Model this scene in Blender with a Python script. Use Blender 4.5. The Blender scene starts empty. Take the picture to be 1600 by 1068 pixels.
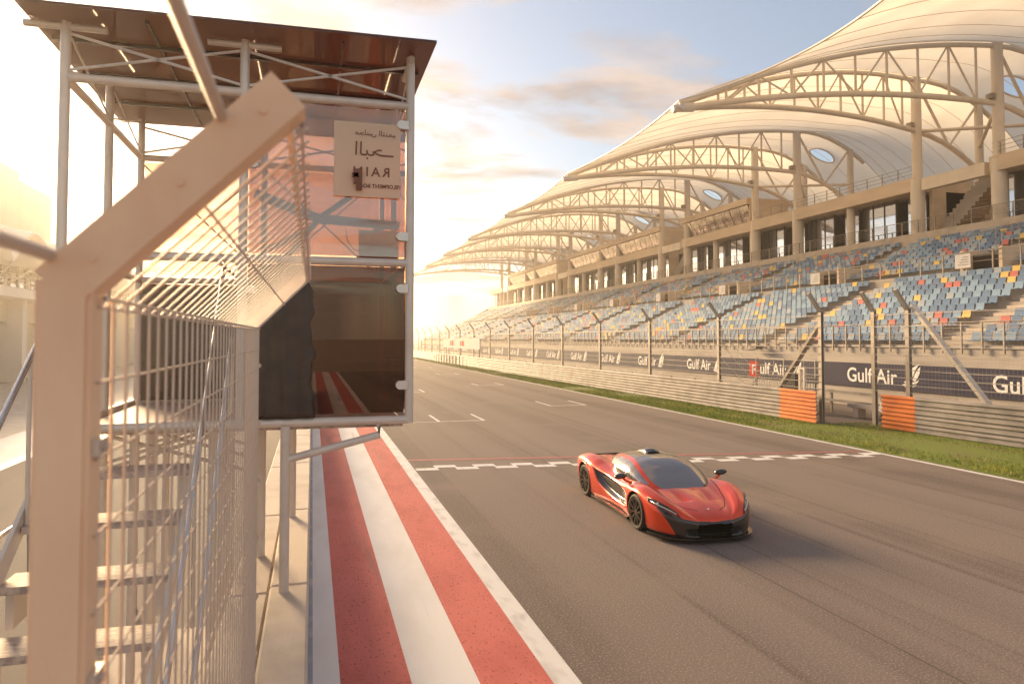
import bpy, math, random
import numpy as np
from mathutils import Vector, Matrix

random.seed(7)
RNG = np.random.default_rng(7)
scene = bpy.context.scene
COL = scene.collection
R = math.radians

# ------------------------------------------------------------------ camera
cam_data = bpy.data.cameras.new("camera")
cam = bpy.data.objects.new("camera", cam_data)
COL.objects.link(cam)
cam_data.sensor_width = 36.0
cam_data.lens = 25.2
cam_data.shift_y = -0.0275
cam_data.clip_start = 0.05
cam_data.clip_end = 6000
cam.location = (0, 0, 3.3)
cam.rotation_euler = (R(92.0), 0, R(-15.557))
cam_data.dof.use_dof = True
cam_data.dof.focus_distance = 13.0
cam_data.dof.aperture_fstop = 3.2
scene.camera = cam

# ------------------------------------------------------------------ light
SUN_AZ, SUN_EL = -20.0, 15.5       # degrees from the track direction (+Y), negative to the left
world = bpy.data.worlds.new("World")
scene.world = world
world.use_nodes = True
wn, wl = world.node_tree.nodes, world.node_tree.links
wn.clear()
w_out = wn.new("ShaderNodeOutputWorld")
w_bg = wn.new("ShaderNodeBackground")
w_bg.inputs["Strength"].default_value = 0.090
sky = wn.new("ShaderNodeTexSky")
sky.sky_type = 'NISHITA'
sky.sun_disc = False
sky.sun_elevation = R(SUN_EL)
sky.sun_rotation = R(SUN_AZ)
sky.air_density = 1.0
sky.dust_density = 0.6
sky.ozone_density = 1.0
tc = wn.new("ShaderNodeTexCoord")
sep = wn.new("ShaderNodeSeparateXYZ")
wl.new(tc.outputs["Generated"], sep.inputs[0])
# flat cloud deck: project the view direction on a plane overhead
zc = wn.new("ShaderNodeMath"); zc.operation = 'MAXIMUM'; zc.inputs[1].default_value = 0.06
wl.new(sep.outputs["Z"], zc.inputs[0])
za = wn.new("ShaderNodeMath"); za.operation = 'ADD'; za.inputs[1].default_value = 0.10
wl.new(zc.outputs[0], za.inputs[0])
dx = wn.new("ShaderNodeMath"); dx.operation = 'DIVIDE'
dy = wn.new("ShaderNodeMath"); dy.operation = 'DIVIDE'
wl.new(sep.outputs["X"], dx.inputs[0]); wl.new(za.outputs[0], dx.inputs[1])
wl.new(sep.outputs["Y"], dy.inputs[0]); wl.new(za.outputs[0], dy.inputs[1])
cmb = wn.new("ShaderNodeCombineXYZ")
wl.new(dx.outputs[0], cmb.inputs[0]); wl.new(dy.outputs[0], cmb.inputs[1])
mp = wn.new("ShaderNodeMapping")
mp.inputs["Scale"].default_value = (0.9, 1.35, 1.0)
mp.inputs["Rotation"].default_value = (0, 0, R(38))
mp.inputs["Location"].default_value = (3.1, 1.7, 0)
wl.new(cmb.outputs[0], mp.inputs[0])
nz = wn.new("ShaderNodeTexNoise")
nz.inputs["Scale"].default_value = 1.7
nz.inputs["Detail"].default_value = 9
nz.inputs["Roughness"].default_value = 0.55
nz.inputs["Distortion"].default_value = 0.35
wl.new(mp.outputs[0], nz.inputs["Vector"])
cr = wn.new("ShaderNodeValToRGB")
cr.color_ramp.elements[0].position = 0.49; cr.color_ramp.elements[0].color = (0, 0, 0, 1)
cr.color_ramp.elements[1].position = 0.62; cr.color_ramp.elements[1].color = (1, 1, 1, 1)
wl.new(nz.outputs["Fac"], cr.inputs[0])
# cloud colour: peach where thin and lit, grey mauve where thick
nz2 = wn.new("ShaderNodeTexNoise")
nz2.inputs["Scale"].default_value = 2.6; nz2.inputs["Detail"].default_value = 4
wl.new(mp.outputs[0], nz2.inputs["Vector"])
cc = wn.new("ShaderNodeValToRGB")
cc.color_ramp.elements[0].position = 0.38; cc.color_ramp.elements[0].color = (2.6, 2.2, 2.05, 1)
cc.color_ramp.elements[1].position = 0.62; cc.color_ramp.elements[1].color = (5.0, 3.8, 3.0, 1)
wl.new(nz2.outputs["Fac"], cc.inputs[0])
# thin warm veil everywhere: dusty evening air
veil = wn.new("ShaderNodeMix"); veil.data_type = 'RGBA'
veil.inputs[0].default_value = 0.22
veil.inputs[7].default_value = (3.5, 3.1, 2.95, 1)
wl.new(sky.outputs[0], veil.inputs[6])
cmix = wn.new("ShaderNodeMix"); cmix.data_type = 'RGBA'
cfac = wn.new("ShaderNodeMath"); cfac.operation = 'MULTIPLY'; cfac.inputs[1].default_value = 0.85
wl.new(cr.outputs[0], cfac.inputs[0])
wl.new(cfac.outputs[0], cmix.inputs[0])
wl.new(veil.outputs[2], cmix.inputs[6])
wl.new(cc.outputs[0], cmix.inputs[7])
wl.new(cmix.outputs[2], w_bg.inputs["Color"])
wl.new(w_bg.outputs[0], w_out.inputs[0])

sun_data = bpy.data.lights.new("sun", 'SUN')
sun_data.energy = 5.0
sun_data.angle = R(15.0)
sun_data.color = (1.0, 0.71, 0.40)
sun = bpy.data.objects.new("sun", sun_data)
COL.objects.link(sun)
sdir = Vector((math.sin(R(SUN_AZ)) * math.cos(R(SUN_EL)), math.cos(R(SUN_AZ)) * math.cos(R(SUN_EL)), math.sin(R(SUN_EL))))
sun.rotation_euler = sdir.to_track_quat('Z', 'Y').to_euler()
sun.location = (-60, 160, 60)

scene.view_settings.view_transform = 'Standard'
scene.view_settings.look = 'None'
scene.view_settings.exposure = 1.1
scene.view_settings.gamma = 1.0
scene.view_settings.use_curve_mapping = False
scene.cycles.use_denoising = True
scene.cycles.max_bounces = 8
scene.cycles.transparent_max_bounces = 16
scene.cycles.volume_bounces = 0
scene.cycles.sample_clamp_indirect = 6.0
HAZE_DENSITY, HAZE_G = 0.0020, 0.74

# ------------------------------------------------------------------ materials
def mat(name, col, rough=0.6, metal=0.0, **kw):
    m = bpy.data.materials.new(name); m.use_nodes = True
    b = m.node_tree.nodes["Principled BSDF"]
    b.inputs["Base Color"].default_value = (*col, 1)
    b.inputs["Roughness"].default_value = rough
    b.inputs["Metallic"].default_value = metal
    for k, v in kw.items():
        b.inputs[k.replace("_", " ")].default_value = v
    return m

def vary(m, col2, scale=3.0, stretch=(1, 1, 1), lo=0.35, hi=0.7, detail=5, bump=0.0, bump_scale=None, rough=None, coords='pos'):
    """mottle a material between its base colour and col2 with noise, optional bump"""
    nt = m.node_tree; n = nt.nodes; l = nt.links; b = n["Principled BSDF"]
    if coords == 'pos':
        g = n.new("ShaderNodeNewGeometry"); src = g.outputs["Position"]
    else:
        g = n.new("ShaderNodeTexCoord"); src = g.outputs["Object"]
    mp = n.new("ShaderNodeMapping"); mp.inputs["Scale"].default_value = stretch
    l.new(src, mp.inputs[0])
    t = n.new("ShaderNodeTexNoise"); t.inputs["Scale"].default_value = scale; t.inputs["Detail"].default_value = detail
    l.new(mp.outputs[0], t.inputs["Vector"])
    r = n.new("ShaderNodeMapRange"); r.inputs[1].default_value = lo; r.inputs[2].default_value = hi
    l.new(t.outputs["Fac"], r.inputs[0])
    mx = n.new("ShaderNodeMix"); mx.data_type = 'RGBA'
    prev = b.inputs["Base Color"].links
    if prev:
        l.new(prev[0].from_socket, mx.inputs[6])
    else:
        mx.inputs[6].default_value = b.inputs["Base Color"].default_value
    mx.inputs[7].default_value = (*col2, 1)
    l.new(r.outputs[0], mx.inputs[0])
    l.new(mx.outputs[2], b.inputs["Base Color"])
    if bump:
        t2 = n.new("ShaderNodeTexNoise"); t2.inputs["Scale"].default_value = bump_scale or scale * 8; t2.inputs["Detail"].default_value = 3
        l.new(src, t2.inputs["Vector"])
        bp = n.new("ShaderNodeBump"); bp.inputs["Strength"].default_value = bump; bp.inputs["Distance"].default_value = 0.02
        l.new(t2.outputs["Fac"], bp.inputs["Height"]); l.new(bp.outputs[0], b.inputs["Normal"])
    return m

M = {}
M['asphalt'] = mat('asphalt', (0.215, 0.172, 0.15), 0.88, Specular_IOR_Level=0.25)
vary(M['asphalt'], (0.12, 0.093, 0.081), 0.6, (1.0, 0.02, 1), 0.46, 0.70, 5)
vary(M['asphalt'], (0.12, 0.09, 0.076), 4.0, (1.0, 0.010, 1), 0.57, 0.76, 3)
vary(M['asphalt'], (0.23, 0.18, 0.15), 0.35, (1, 1, 1), 0.52, 0.75, 4)
vary(M['asphalt'], (0.37, 0.295, 0.25), 42, (1, 1, 1), 0.50, 0.72, 3, bump=0.6, bump_scale=75)
M['pit_asphalt'] = vary(mat('pit_asphalt', (0.17, 0.13, 0.11), 0.8), (0.11, 0.09, 0.08), 0.7, (1, .2, 1), bump=0.3, bump_scale=50)
M['ground'] = vary(mat('desert_ground', (0.38, 0.30, 0.22), 0.9), (0.28, 0.22, 0.16), 0.05)
M['kerb_red'] = vary(mat('kerb_red', (0.64, 0.18, 0.155), 0.8, Specular_IOR_Level=0.15), (0.52, 0.13, 0.11), 2.2, (1, .35, 1), 0.45, 0.75, 7, bump=0.25, bump_scale=45)
vary(M['kerb_red'], (0.12, 0.04, 0.035), 38, (1, .5, 1), 0.60, 0.74, 3)
M['kerb_white'] = vary(mat('kerb_white', (0.80, 0.78, 0.77), 0.75, Specular_IOR_Level=0.2), (0.66, 0.63, 0.60), 1.6, (1, .3, 1), 0.45, 0.8, 6, bump=0.15, bump_scale=40)
for _k in ('kerb_white', 'kerb_red'):
    vary(M[_k], (0.22, 0.17, 0.15), 2.6, (1, .05, 1), 0.60, 0.82, 6)
M['line_white'] = vary(mat('line_white', (0.76, 0.74, 0.71), 0.55), (0.52, 0.48, 0.45), 5, (1, .4, 1), 0.5, 0.75, 6)
M['line_red'] = vary(mat('line_red', (0.5, 0.14, 0.13), 0.6), (0.3, 0.12, 0.11), 6)
M['line_purple'] = vary(mat('line_purple', (0.42, 0.36, 0.50), 0.6), (0.36, 0.30, 0.40), 1.0)
M['cream_concrete'] = vary(mat('cream_concrete', (0.58, 0.49, 0.40), 0.75), (0.42, 0.35, 0.28), 1.7, (1, 1, 1), 0.45, 0.75, 7, bump=0.15, bump_scale=25)
M['concrete'] = vary(mat('concrete', (0.46, 0.41, 0.36), 0.8), (0.33, 0.29, 0.26), 0.6, (1, .5, 2.5), 0.4, 0.7, 7, bump=0.15, bump_scale=12)
M['dark_concrete'] = vary(mat('dark_concrete', (0.72, 0.58, 0.44), 0.8), (0.62, 0.50, 0.37), 0.8, (1, .5, 2), 0.4, 0.7, 6)
M['blue_paint'] = vary(mat('kerb_blue_grey', (0.30, 0.33, 0.42), 0.7), (0.55, 0.52, 0.5), 4, (1, .6, 1), 0.5, 0.7)
M['grass_soil'] = vary(mat('grass_soil', (0.15, 0.19, 0.02), 0.9), (0.17, 0.13, 0.05), 1.2, (1, .5, 1), 0.5, 0.75, 6, bump=0.5, bump_scale=30)
M['grass'] = vary(mat('grass_blade', (0.17, 0.24, 0.02), 0.7, Specular_IOR_Level=0.2), (0.36, 0.35, 0.04), 1.6, (1, .5, 1), 0.42, 0.62)
M['galv'] = vary(mat('galvanised_steel', (0.33, 0.30, 0.285), 0.55, 0.4), (0.20, 0.18, 0.17), 2.0, (1, .6, 1), 0.4, 0.7, 6)
M['galv_dull'] = vary(mat('weathered_steel', (0.40, 0.35, 0.30), 0.6, 0.3), (0.27, 0.22, 0.18), 3.0, (1, 1, .5), 0.4, 0.7, 6)
M['cream_steel'] = vary(mat('cream_painted_steel', (0.76, 0.67, 0.56), 0.5), (0.68, 0.58, 0.47), 1.5, (1, 1, .5), 0.45, 0.75, 5)
M['stand_steel'] = vary(mat('white_painted_tube', (0.70, 0.62, 0.54), 0.28, 0.15), (0.58, 0.5, 0.42), 4, lo=.5, hi=.8)
M['inox'] = mat('brushed_stainless', (0.72, 0.68, 0.66), 0.25, 0.9)
M['post_cream'] = vary(mat('fence_post_cream', (0.94, 0.65, 0.43), 0.6), (0.84, 0.53, 0.33), 6, (1, 1, .35), 0.42, 0.75, 6, bump=0.1, bump_scale=60)
M['wire'] = mat('fence_wire_zinc', (0.62, 0.52, 0.44), 0.45, 0.35)
M['orange'] = vary(mat('orange_guard_paint', (0.80, 0.24, 0.05), 0.5), (0.62, 0.17, 0.04), 2, (1, .5, 1))
M['navy'] = vary(mat('navy_banner', (0.016, 0.018, 0.055), 0.7, Specular_IOR_Level=0.2), (0.035, 0.034, 0.07), 0.8)
M['letter_white'] = mat('letter_white', (0.78, 0.76, 0.74), 0.5)
M['sign_red'] = mat('sign_red', (0.66, 0.06, 0.03), 0.9, Specular_IOR_Level=0.1)
M['sign_white'] = mat('sign_white', (0.72, 0.69, 0.67), 0.9, Specular_IOR_Level=0.1)
M['sign_cream'] = mat('sign_cream', (0.78, 0.62, 0.44), 0.6)
M['letter_brown'] = mat('letter_brown', (0.20, 0.075, 0.04), 0.6)
M['black'] = mat('matt_black', (0.015, 0.013, 0.012), 0.6)
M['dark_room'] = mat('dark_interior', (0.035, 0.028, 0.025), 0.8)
M['window'] = mat('lounge_window', (0.42, 0.45, 0.52), 0.04, 1.0)
M['mirror_glass'] = vary(mat('canted_mirror_glass', (0.55, 0.5, 0.45), 0.05, 1.0), (0.3, 0.26, 0.23), 2.0, (1, 1.4, .8), 0.4, 0.6, 2, bump=0.25, bump_scale=1.2)
M['frame_dark'] = mat('dark_window_frame', (0.08, 0.065, 0.055), 0.5, 0.3)
M['white_wall'] = vary(mat('white_render', (0.82, 0.78, 0.70), 0.7), (0.74, 0.69, 0.61), 0.5)
M['cream_wall'] = vary(mat('cream_render', (0.78, 0.69, 0.52), 0.7), (0.70, 0.61, 0.46), 0.4)
M['tread'] = vary(mat('grating_tread', (0.58, 0.46, 0.38), 0.6, 0.1), (0.38, 0.29, 0.24), 14, (1, 3, 1), 0.45, 0.6, 2, bump=0.4, bump_scale=60)
M['roof_dark'] = vary(mat('dark_roof_sheet', (0.060, 0.036, 0.028), 0.22), (0.10, 0.055, 0.04), 1.1, (1, .6, 1), 0.45, 0.65, 3)
M['clamp'] = mat('glass_clamp', (0.75, 0.68, 0.6), 0.35, 0.5)
SEATC = [(0.25, 0.36, 0.49), (0.15, 0.23, 0.36), (0.36, 0.40, 0.45), (0.54, 0.19, 0.17), (0.68, 0.50, 0.18)]
M['seat'] = [mat('seat_plastic_%s' % nm, c, 0.75, Specular_IOR_Level=0.15) for nm, c in zip(('sky', 'blue', 'grey', 'red', 'yellow'), SEATC)]

def glass_mat(name, tint, dark, refl):
    m = bpy.data.materials.new(name); m.use_nodes = True
    n, l = m.node_tree.nodes, m.node_tree.links; n.clear()
    o = n.new("ShaderNodeOutputMaterial")
    tr = n.new("ShaderNodeBsdfTransparent"); tr.inputs[0].default_value = (*dark, 1)
    gl = n.new("ShaderNodeBsdfGlossy"); gl.inputs["Color"].default_value = (*tint, 1); gl.inputs["Roughness"].default_value = 0.01
    fr = n.new("ShaderNodeFresnel"); fr.inputs["IOR"].default_value = 1.5
    ad = n.new("ShaderNodeMath"); ad.operation = 'ADD'; ad.inputs[1].default_value = refl; ad.use_clamp = True
    l.new(fr.outputs[0], ad.inputs[0])
    mx = n.new("ShaderNodeMixShader")
    l.new(ad.outputs[0], mx.inputs[0]); l.new(tr.outputs[0], mx.inputs[1]); l.new(gl.outputs[0], mx.inputs[2])
    l.new(mx.outputs[0], o.inputs[0])
    return m
M['bronze_glass'] = glass_mat('bronze_tinted_glass', (1.0, 0.80, 0.68), (0.58, 0.40, 0.32), 0.20)
M['dark_glass'] = glass_mat('dark_bronze_glass', (1.0, 0.70, 0.55), (0.18, 0.075, 0.045), 0.07)
M['clear_glass'] = glass_mat('clear_glass', (1, 0.9, 0.8), (0.86, 0.72, 0.62), 0.06)

def fabric_mat():
    m = bpy.data.materials.new('tensile_fabric'); m.use_nodes = True
    n, l = m.node_tree.nodes, m.node_tree.links; n.clear()
    o = n.new("ShaderNodeOutputMaterial")
    d = n.new("ShaderNodeBsdfDiffuse"); d.inputs[0].default_value = (0.84, 0.78, 0.70, 1)
    t = n.new("ShaderNodeBsdfTranslucent"); t.inputs[0].default_value = (0.98, 0.88, 0.72, 1)
    g = n.new("ShaderNodeNewGeometry")
    tx = n.new("ShaderNodeTexNoise"); tx.inputs["Scale"].default_value = 0.35; tx.inputs["Detail"].default_value = 5
    l.new(g.outputs["Position"], tx.inputs["Vector"])
    mr = n.new("ShaderNodeMapRange"); mr.inputs[1].default_value = 0.35; mr.inputs[2].default_value = 0.7
    mr.inputs[3].default_value = 0.64; mr.inputs[4].default_value = 0.80
    l.new(tx.outputs["Fac"], mr.inputs[0])
    mx = n.new("ShaderNodeMixShader")
    l.new(mr.outputs[0], mx.inputs[0]); l.new(d.outputs[0], mx.inputs[1]); l.new(t.outputs[0], mx.inputs[2])
    l.new(mx.outputs[0], o.inputs[0])
    return m
M['fabric'] = fabric_mat()
def sheet_mat(name, dcol, tcol, fac, gloss):
    m = bpy.data.materials.new(name); m.use_nodes = True
    n, l = m.node_tree.nodes, m.node_tree.links; n.clear()
    o = n.new("ShaderNodeOutputMaterial")
    d = n.new("ShaderNodeBsdfDiffuse"); d.inputs[0].default_value = (*dcol, 1)
    t = n.new("ShaderNodeBsdfTranslucent"); t.inputs[0].default_value = (*tcol, 1)
    a = n.new("ShaderNodeMixShader"); a.inputs[0].default_value = fac
    l.new(d.outputs[0], a.inputs[1]); l.new(t.outputs[0], a.inputs[2])
    g = n.new("ShaderNodeBsdfGlossy"); g.inputs["Roughness"].default_value = .05
    fr = n.new("ShaderNodeFresnel"); fr.inputs[0].default_value = 1.45
    sc = n.new("ShaderNodeMath"); sc.operation = 'MULTIPLY'; sc.inputs[1].default_value = gloss
    l.new(fr.outputs[0], sc.inputs[0])
    b = n.new("ShaderNodeMixShader"); l.new(sc.outputs[0], b.inputs[0]); l.new(a.outputs[0], b.inputs[1]); l.new(g.outputs[0], b.inputs[2])
    l.new(b.outputs[0], o.inputs[0]); return m
M['roof_sheet'] = sheet_mat('bronze_polycarbonate', (0.11, 0.06, 0.045), (0.46, 0.20, 0.11), .52, 1.0)
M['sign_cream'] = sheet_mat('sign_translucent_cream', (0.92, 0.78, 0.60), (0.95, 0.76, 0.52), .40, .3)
M['seam'] = mat('fabric_seam', (0.66, 0.56, 0.45), 0.8)

# ------------------------------------------------------------------ mesh helpers
class MB:
    def __init__(s): s.v = []; s.f = []; s.mi = []
    def add(s, vs, fs, mi=0):
        o = len(s.v); s.v += [tuple(p) for p in vs]
        s.f += [tuple(i + o for i in f) for f in fs]; s.mi += [mi] * len(fs)
    def box(s, x0, x1, y0, y1, z0, z1, mi=0):
        s.add([(x0, y0, z0), (x1, y0, z0), (x1, y1, z0), (x0, y1, z0), (x0, y0, z1), (x1, y0, z1), (x1, y1, z1), (x0, y1, z1)],
              [(0, 3, 2, 1), (4, 5, 6, 7), (0, 1, 5, 4), (1, 2, 6, 5), (2, 3, 7, 6), (3, 0, 4, 7)], mi)
    def beam(s, a, b, w, h, up=(0, 0, 1), mi=0):
        """rectangular bar from a to b, w across, h along up"""
        a, b = Vector(a), Vector(b); d = (b - a).normalized(); up = Vector(up)
        sx = d.cross(up)
        if sx.length < 1e-6: sx = d.cross(Vector((0, 1, 0)))
        sx.normalize(); u = sx.cross(d).normalized()
        vs = []
        for p in (a, b):
            for i, j in ((-1, -1), (1, -1), (1, 1), (-1, 1)):
                vs.append(p + sx * (i * w / 2) + u * (j * h / 2))
        s.add(vs, [(3, 2, 1, 0), (4, 5, 6, 7), (0, 1, 5, 4), (1, 2, 6, 5), (2, 3, 7, 6), (3, 0, 4, 7)], mi)
    def tube(s, pts, r, n=8, cap=True, mi=0):
        pts = [Vector(p) for p in pts]
        rr = r if isinstance(r, (list, tuple)) else [r] * len(pts)
        N = len(pts); rings = []
        ref = None; vs = []
        for i, p in enumerate(pts):
            d = (pts[min(i + 1, N - 1)] - pts[max(i - 1, 0)]).normalized()
            if ref is None:
                ref = Vector((0, 0, 1)) if abs(d.z) < 0.9 else Vector((0, 1, 0))
            a = d.cross(ref).normalized(); b = d.cross(a).normalized()
            if abs(d.dot(ref)) > 0.97:
                ref = Vector((1, 0, 0)); a = d.cross(ref).normalized(); b = d.cross(a).normalized()
            for k in range(n):
                t = 2 * math.pi * (k + .5) / n
                vs.append(p + (a * math.cos(t) + b * math.sin(t)) * rr[i])
        fs = []
        for i in range(N - 1):
            for k in range(n):
                k2 = (k + 1) % n
                fs.append((i * n + k, i * n + k2, (i + 1) * n + k2, (i + 1) * n + k))
        if cap:
            fs.append(tuple(range(n - 1, -1, -1))); fs.append(tuple((N - 1) * n + k for k in range(n)))
        s.add(vs, fs, mi)
    def prism(s, poly, z0, z1, mi=0):
        n = len(poly)
        s.add([(x, y, z0) for x, y in poly] + [(x, y, z1) for x, y in poly],
              [tuple(range(n - 1, -1, -1)), tuple(range(n, 2 * n))] + [(i, (i + 1) % n, n + (i + 1) % n, n + i) for i in range(n)], mi)
    def mesh(s, name, mats, smooth=False):
        me = bpy.data.meshes.new(name)
        me.from_pydata(s.v, [], s.f)
        for m in (mats if isinstance(mats, list) else [mats]): me.materials.append(m)
        if any(s.mi): me.polygons.foreach_set("material_index", s.mi)
        if smooth: me.polygons.foreach_set("use_smooth", [True] * len(me.polygons))
        me.update()
        return me
    def build(s, name, m, parent=None, smooth=False, auto=None):
        me = s.mesh(name, m, smooth or bool(auto))
        if auto: me.set_sharp_from_angle(angle=R(auto))
        return link(name, me, parent)

def link(name, data, parent=None):
    o = bpy.data.objects.new(name, data); COL.objects.link(o)
    if parent is not None:
        o.parent = parent
        o.matrix_parent_inverse = Matrix.Identity(4) if parent.matrix_basis == Matrix.Identity(4) else parent.matrix_basis.inverted()
    return o

def thing(name, label, cat, loc=(0, 0, 0), group=None):
    o = bpy.data.objects.new(name, None); COL.objects.link(o)
    o.location = loc; o.empty_display_size = 0.2
    return tag(o, label, cat, group)

def tag(o, label=None, cat=None, group=None, kind=None):
    if label: o["label"] = label
    if cat: o["category"] = cat
    if group: o["group"] = group
    if kind: o["kind"] = kind
    return o

def P(name, m, parent, fn, auto=None, smooth=False):
    """one part: fn fills a fresh mesh builder (world coordinates)"""
    b = MB(); fn(b); return b.build(name, m, parent, smooth, auto)

def copy_part(src, name, parent, offset):
    o = bpy.data.objects.new(name, src.data); COL.objects.link(o)
    o.parent = parent
    o.matrix_parent_inverse = parent.matrix_basis.inverted()
    o.location = offset
    return o

def struct(name, m, fn):
    b = MB(); fn(b); return tag(b.build(name, m), kind='structure')

ORD = ['first', 'second', 'third', 'fourth', 'fifth', 'sixth', 'seventh', 'eighth', 'ninth', 'tenth', 'eleventh', 'twelfth',
       'thirteenth', 'fourteenth', 'fifteenth', 'sixteenth', 'seventeenth', 'eighteenth', 'nineteenth', 'twentieth']

def text_mesh(s, size, mtrl, bold=0.0, extrude=0.004, spacing=1.0):
    cu = bpy.data.curves.new('lettering', 'FONT')
    cu.body = s; cu.size = size; cu.extrude = extrude; cu.offset = bold; cu.space_character = spacing
    cu.resolution_u = 3
    o = bpy.data.objects.new('lettering', cu); COL.objects.link(o)
    dg = bpy.context.evaluated_depsgraph_get()
    me = bpy.data.meshes.new_from_object(o.evaluated_get(dg))
    bpy.data.objects.remove(o); bpy.data.curves.remove(cu)
    me.materials.clear(); me.materials.append(mtrl)
    return me

# ================================================================== THE SETTING
T0, T1 = -60, 420
struct('ground', M['ground'], lambda b: b.add([(-3000, -3000, -.02), (3000, -3000, -.02), (3000, 3000, -.02), (-3000, 3000, -.02)], [(0, 1, 2, 3)]))
struct('track', M['asphalt'], lambda b: b.add([(2.2, T0, 0), (16.1, T0, 0), (16.1, T1, 0), (2.2, T1, 0)], [(0, 1, 2, 3)]))
struct('pit_lane', M['pit_asphalt'], lambda b: b.add([(-21.9, T0, 0), (-.5, T0, 0), (-.5, T1, 0), (-21.9, T1, 0)], [(0, 1, 2, 3)]))
struct('service_road', M['pit_asphalt'], lambda b: b.add([(17.0, T0, -.004), (26.5, T0, -.004), (26.5, T1, -.004), (17.0, T1, -.004)], [(0, 1, 2, 3)]))

def strip(name, m, x0, x1, y0, y1, z=0.004):
    struct(name, m, lambda b: b.add([(x0, y0, z), (x1, y0, z), (x1, y1, z), (x0, y1, z)], [(0, 1, 2, 3)]))
# kerb at the foot of the pit wall: long red and white bands
strip('kerb_edge_band', M['kerb_white'], 0.035, 0.29, T0, T1, 0.006)
strip('kerb_red_band', M['kerb_red'], 0.29, 0.95, T0, T1, 0.006)
strip('kerb_white_band', M['kerb_white'], 0.95, 1.58, T0, T1, 0.006)
strip('kerb_red_band', M['kerb_red'], 1.58, 2.26, T0, T1, 0.006)
strip('track_edge_line', M['line_white'], 2.26, 2.52, T0, T1, 0.006)
strip('track_edge_line', M['line_white'], 15.72, 15.90, T0, T1, 0.004)
strip('kerb_gutter', M['blue_paint'], -0.01, 0.035, T0, T1, 0.006)
strip('pit_lane_line', M['line_white'], -7.9, -7.5, T0, T1, 0.004)
strip('pit_lane_purple_band', M['line_purple'], -9.9, -7.9, T0, T1, 0.004)
strip('pit_apron', M['cream_concrete'], -21.9, -9.9, T0, T1, 0.004)
strip('pit_wall_walkway', M['cream_concrete'], -2.6, -.72, T0, 9.0, 0.005)

# start line: two rows of white blocks laid a little askew, and the thin red line
def start_line():
    x0, x1 = 2.55, 15.7
    def yl(x): return 18.05 - 1.35 * (x - x0) / (x1 - x0)
    n = 26; w = (x1 - x0) / n
    for i in range(n):
        row = i % 2
        def f(b, i=i, row=row):
            a, c = x0 + i * w, x0 + (i + 1.12) * w
            d = .34; o = row * d
            b.add([(a, yl(a) + o, .005), (c, yl(c) + o, .005), (c, yl(c) + o + d, .005), (a, yl(a) + o + d, .005)], [(0, 1, 2, 3)])
        o_ = P('start_line_block', M['line_white'], None, f)
        tag(o_, kind='structure')
    struct('timing_line', M['line_red'], lambda b: b.add([(2.52, 19.55, .005), (15.5, 17.55, .005), (15.5, 17.70, .005), (2.52, 19.78, .005)], [(0, 1, 2, 3)]))
start_line()
def grid_slot(x, y, right):
    def f(b):
        for (a, c, d, e) in ((x, x + 1.95, y, y + .12), (x, x + .12, y + .12, y + 2.6), (x + 1.83, x + 1.95, y + .12, y + 2.6)):
            b.add([(a, d, .005), (c, d, .005), (c, e, .005), (a, e, .005)], [(0, 1, 2, 3)])
    struct('grid_slot_marking', M['line_white'], f)
for k in range(7):
    grid_slot(4.85, 28.4 + 16 * k, False)
    grid_slot(11.3, 33.6 + 16 * k, True)
    strip('grid_line', M['line_white'], 2.55, 4.85, 28.4 + 16 * k, 28.48 + 16 * k, .005)

# bitumen-sealed paving seams along the straight
M['seam_tar'] = vary(mat('seam_tar', (0.085, 0.066, 0.056), 0.8), (0.14, 0.11, 0.095), 3, (1, .2, 1))
for x_, w_ in ((6.05, .03), (9.7, .03), (13.2, .035)):
    strip('paving_seam', M['seam_tar'], x_, x_ + w_, T0, T1, .002)
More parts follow.
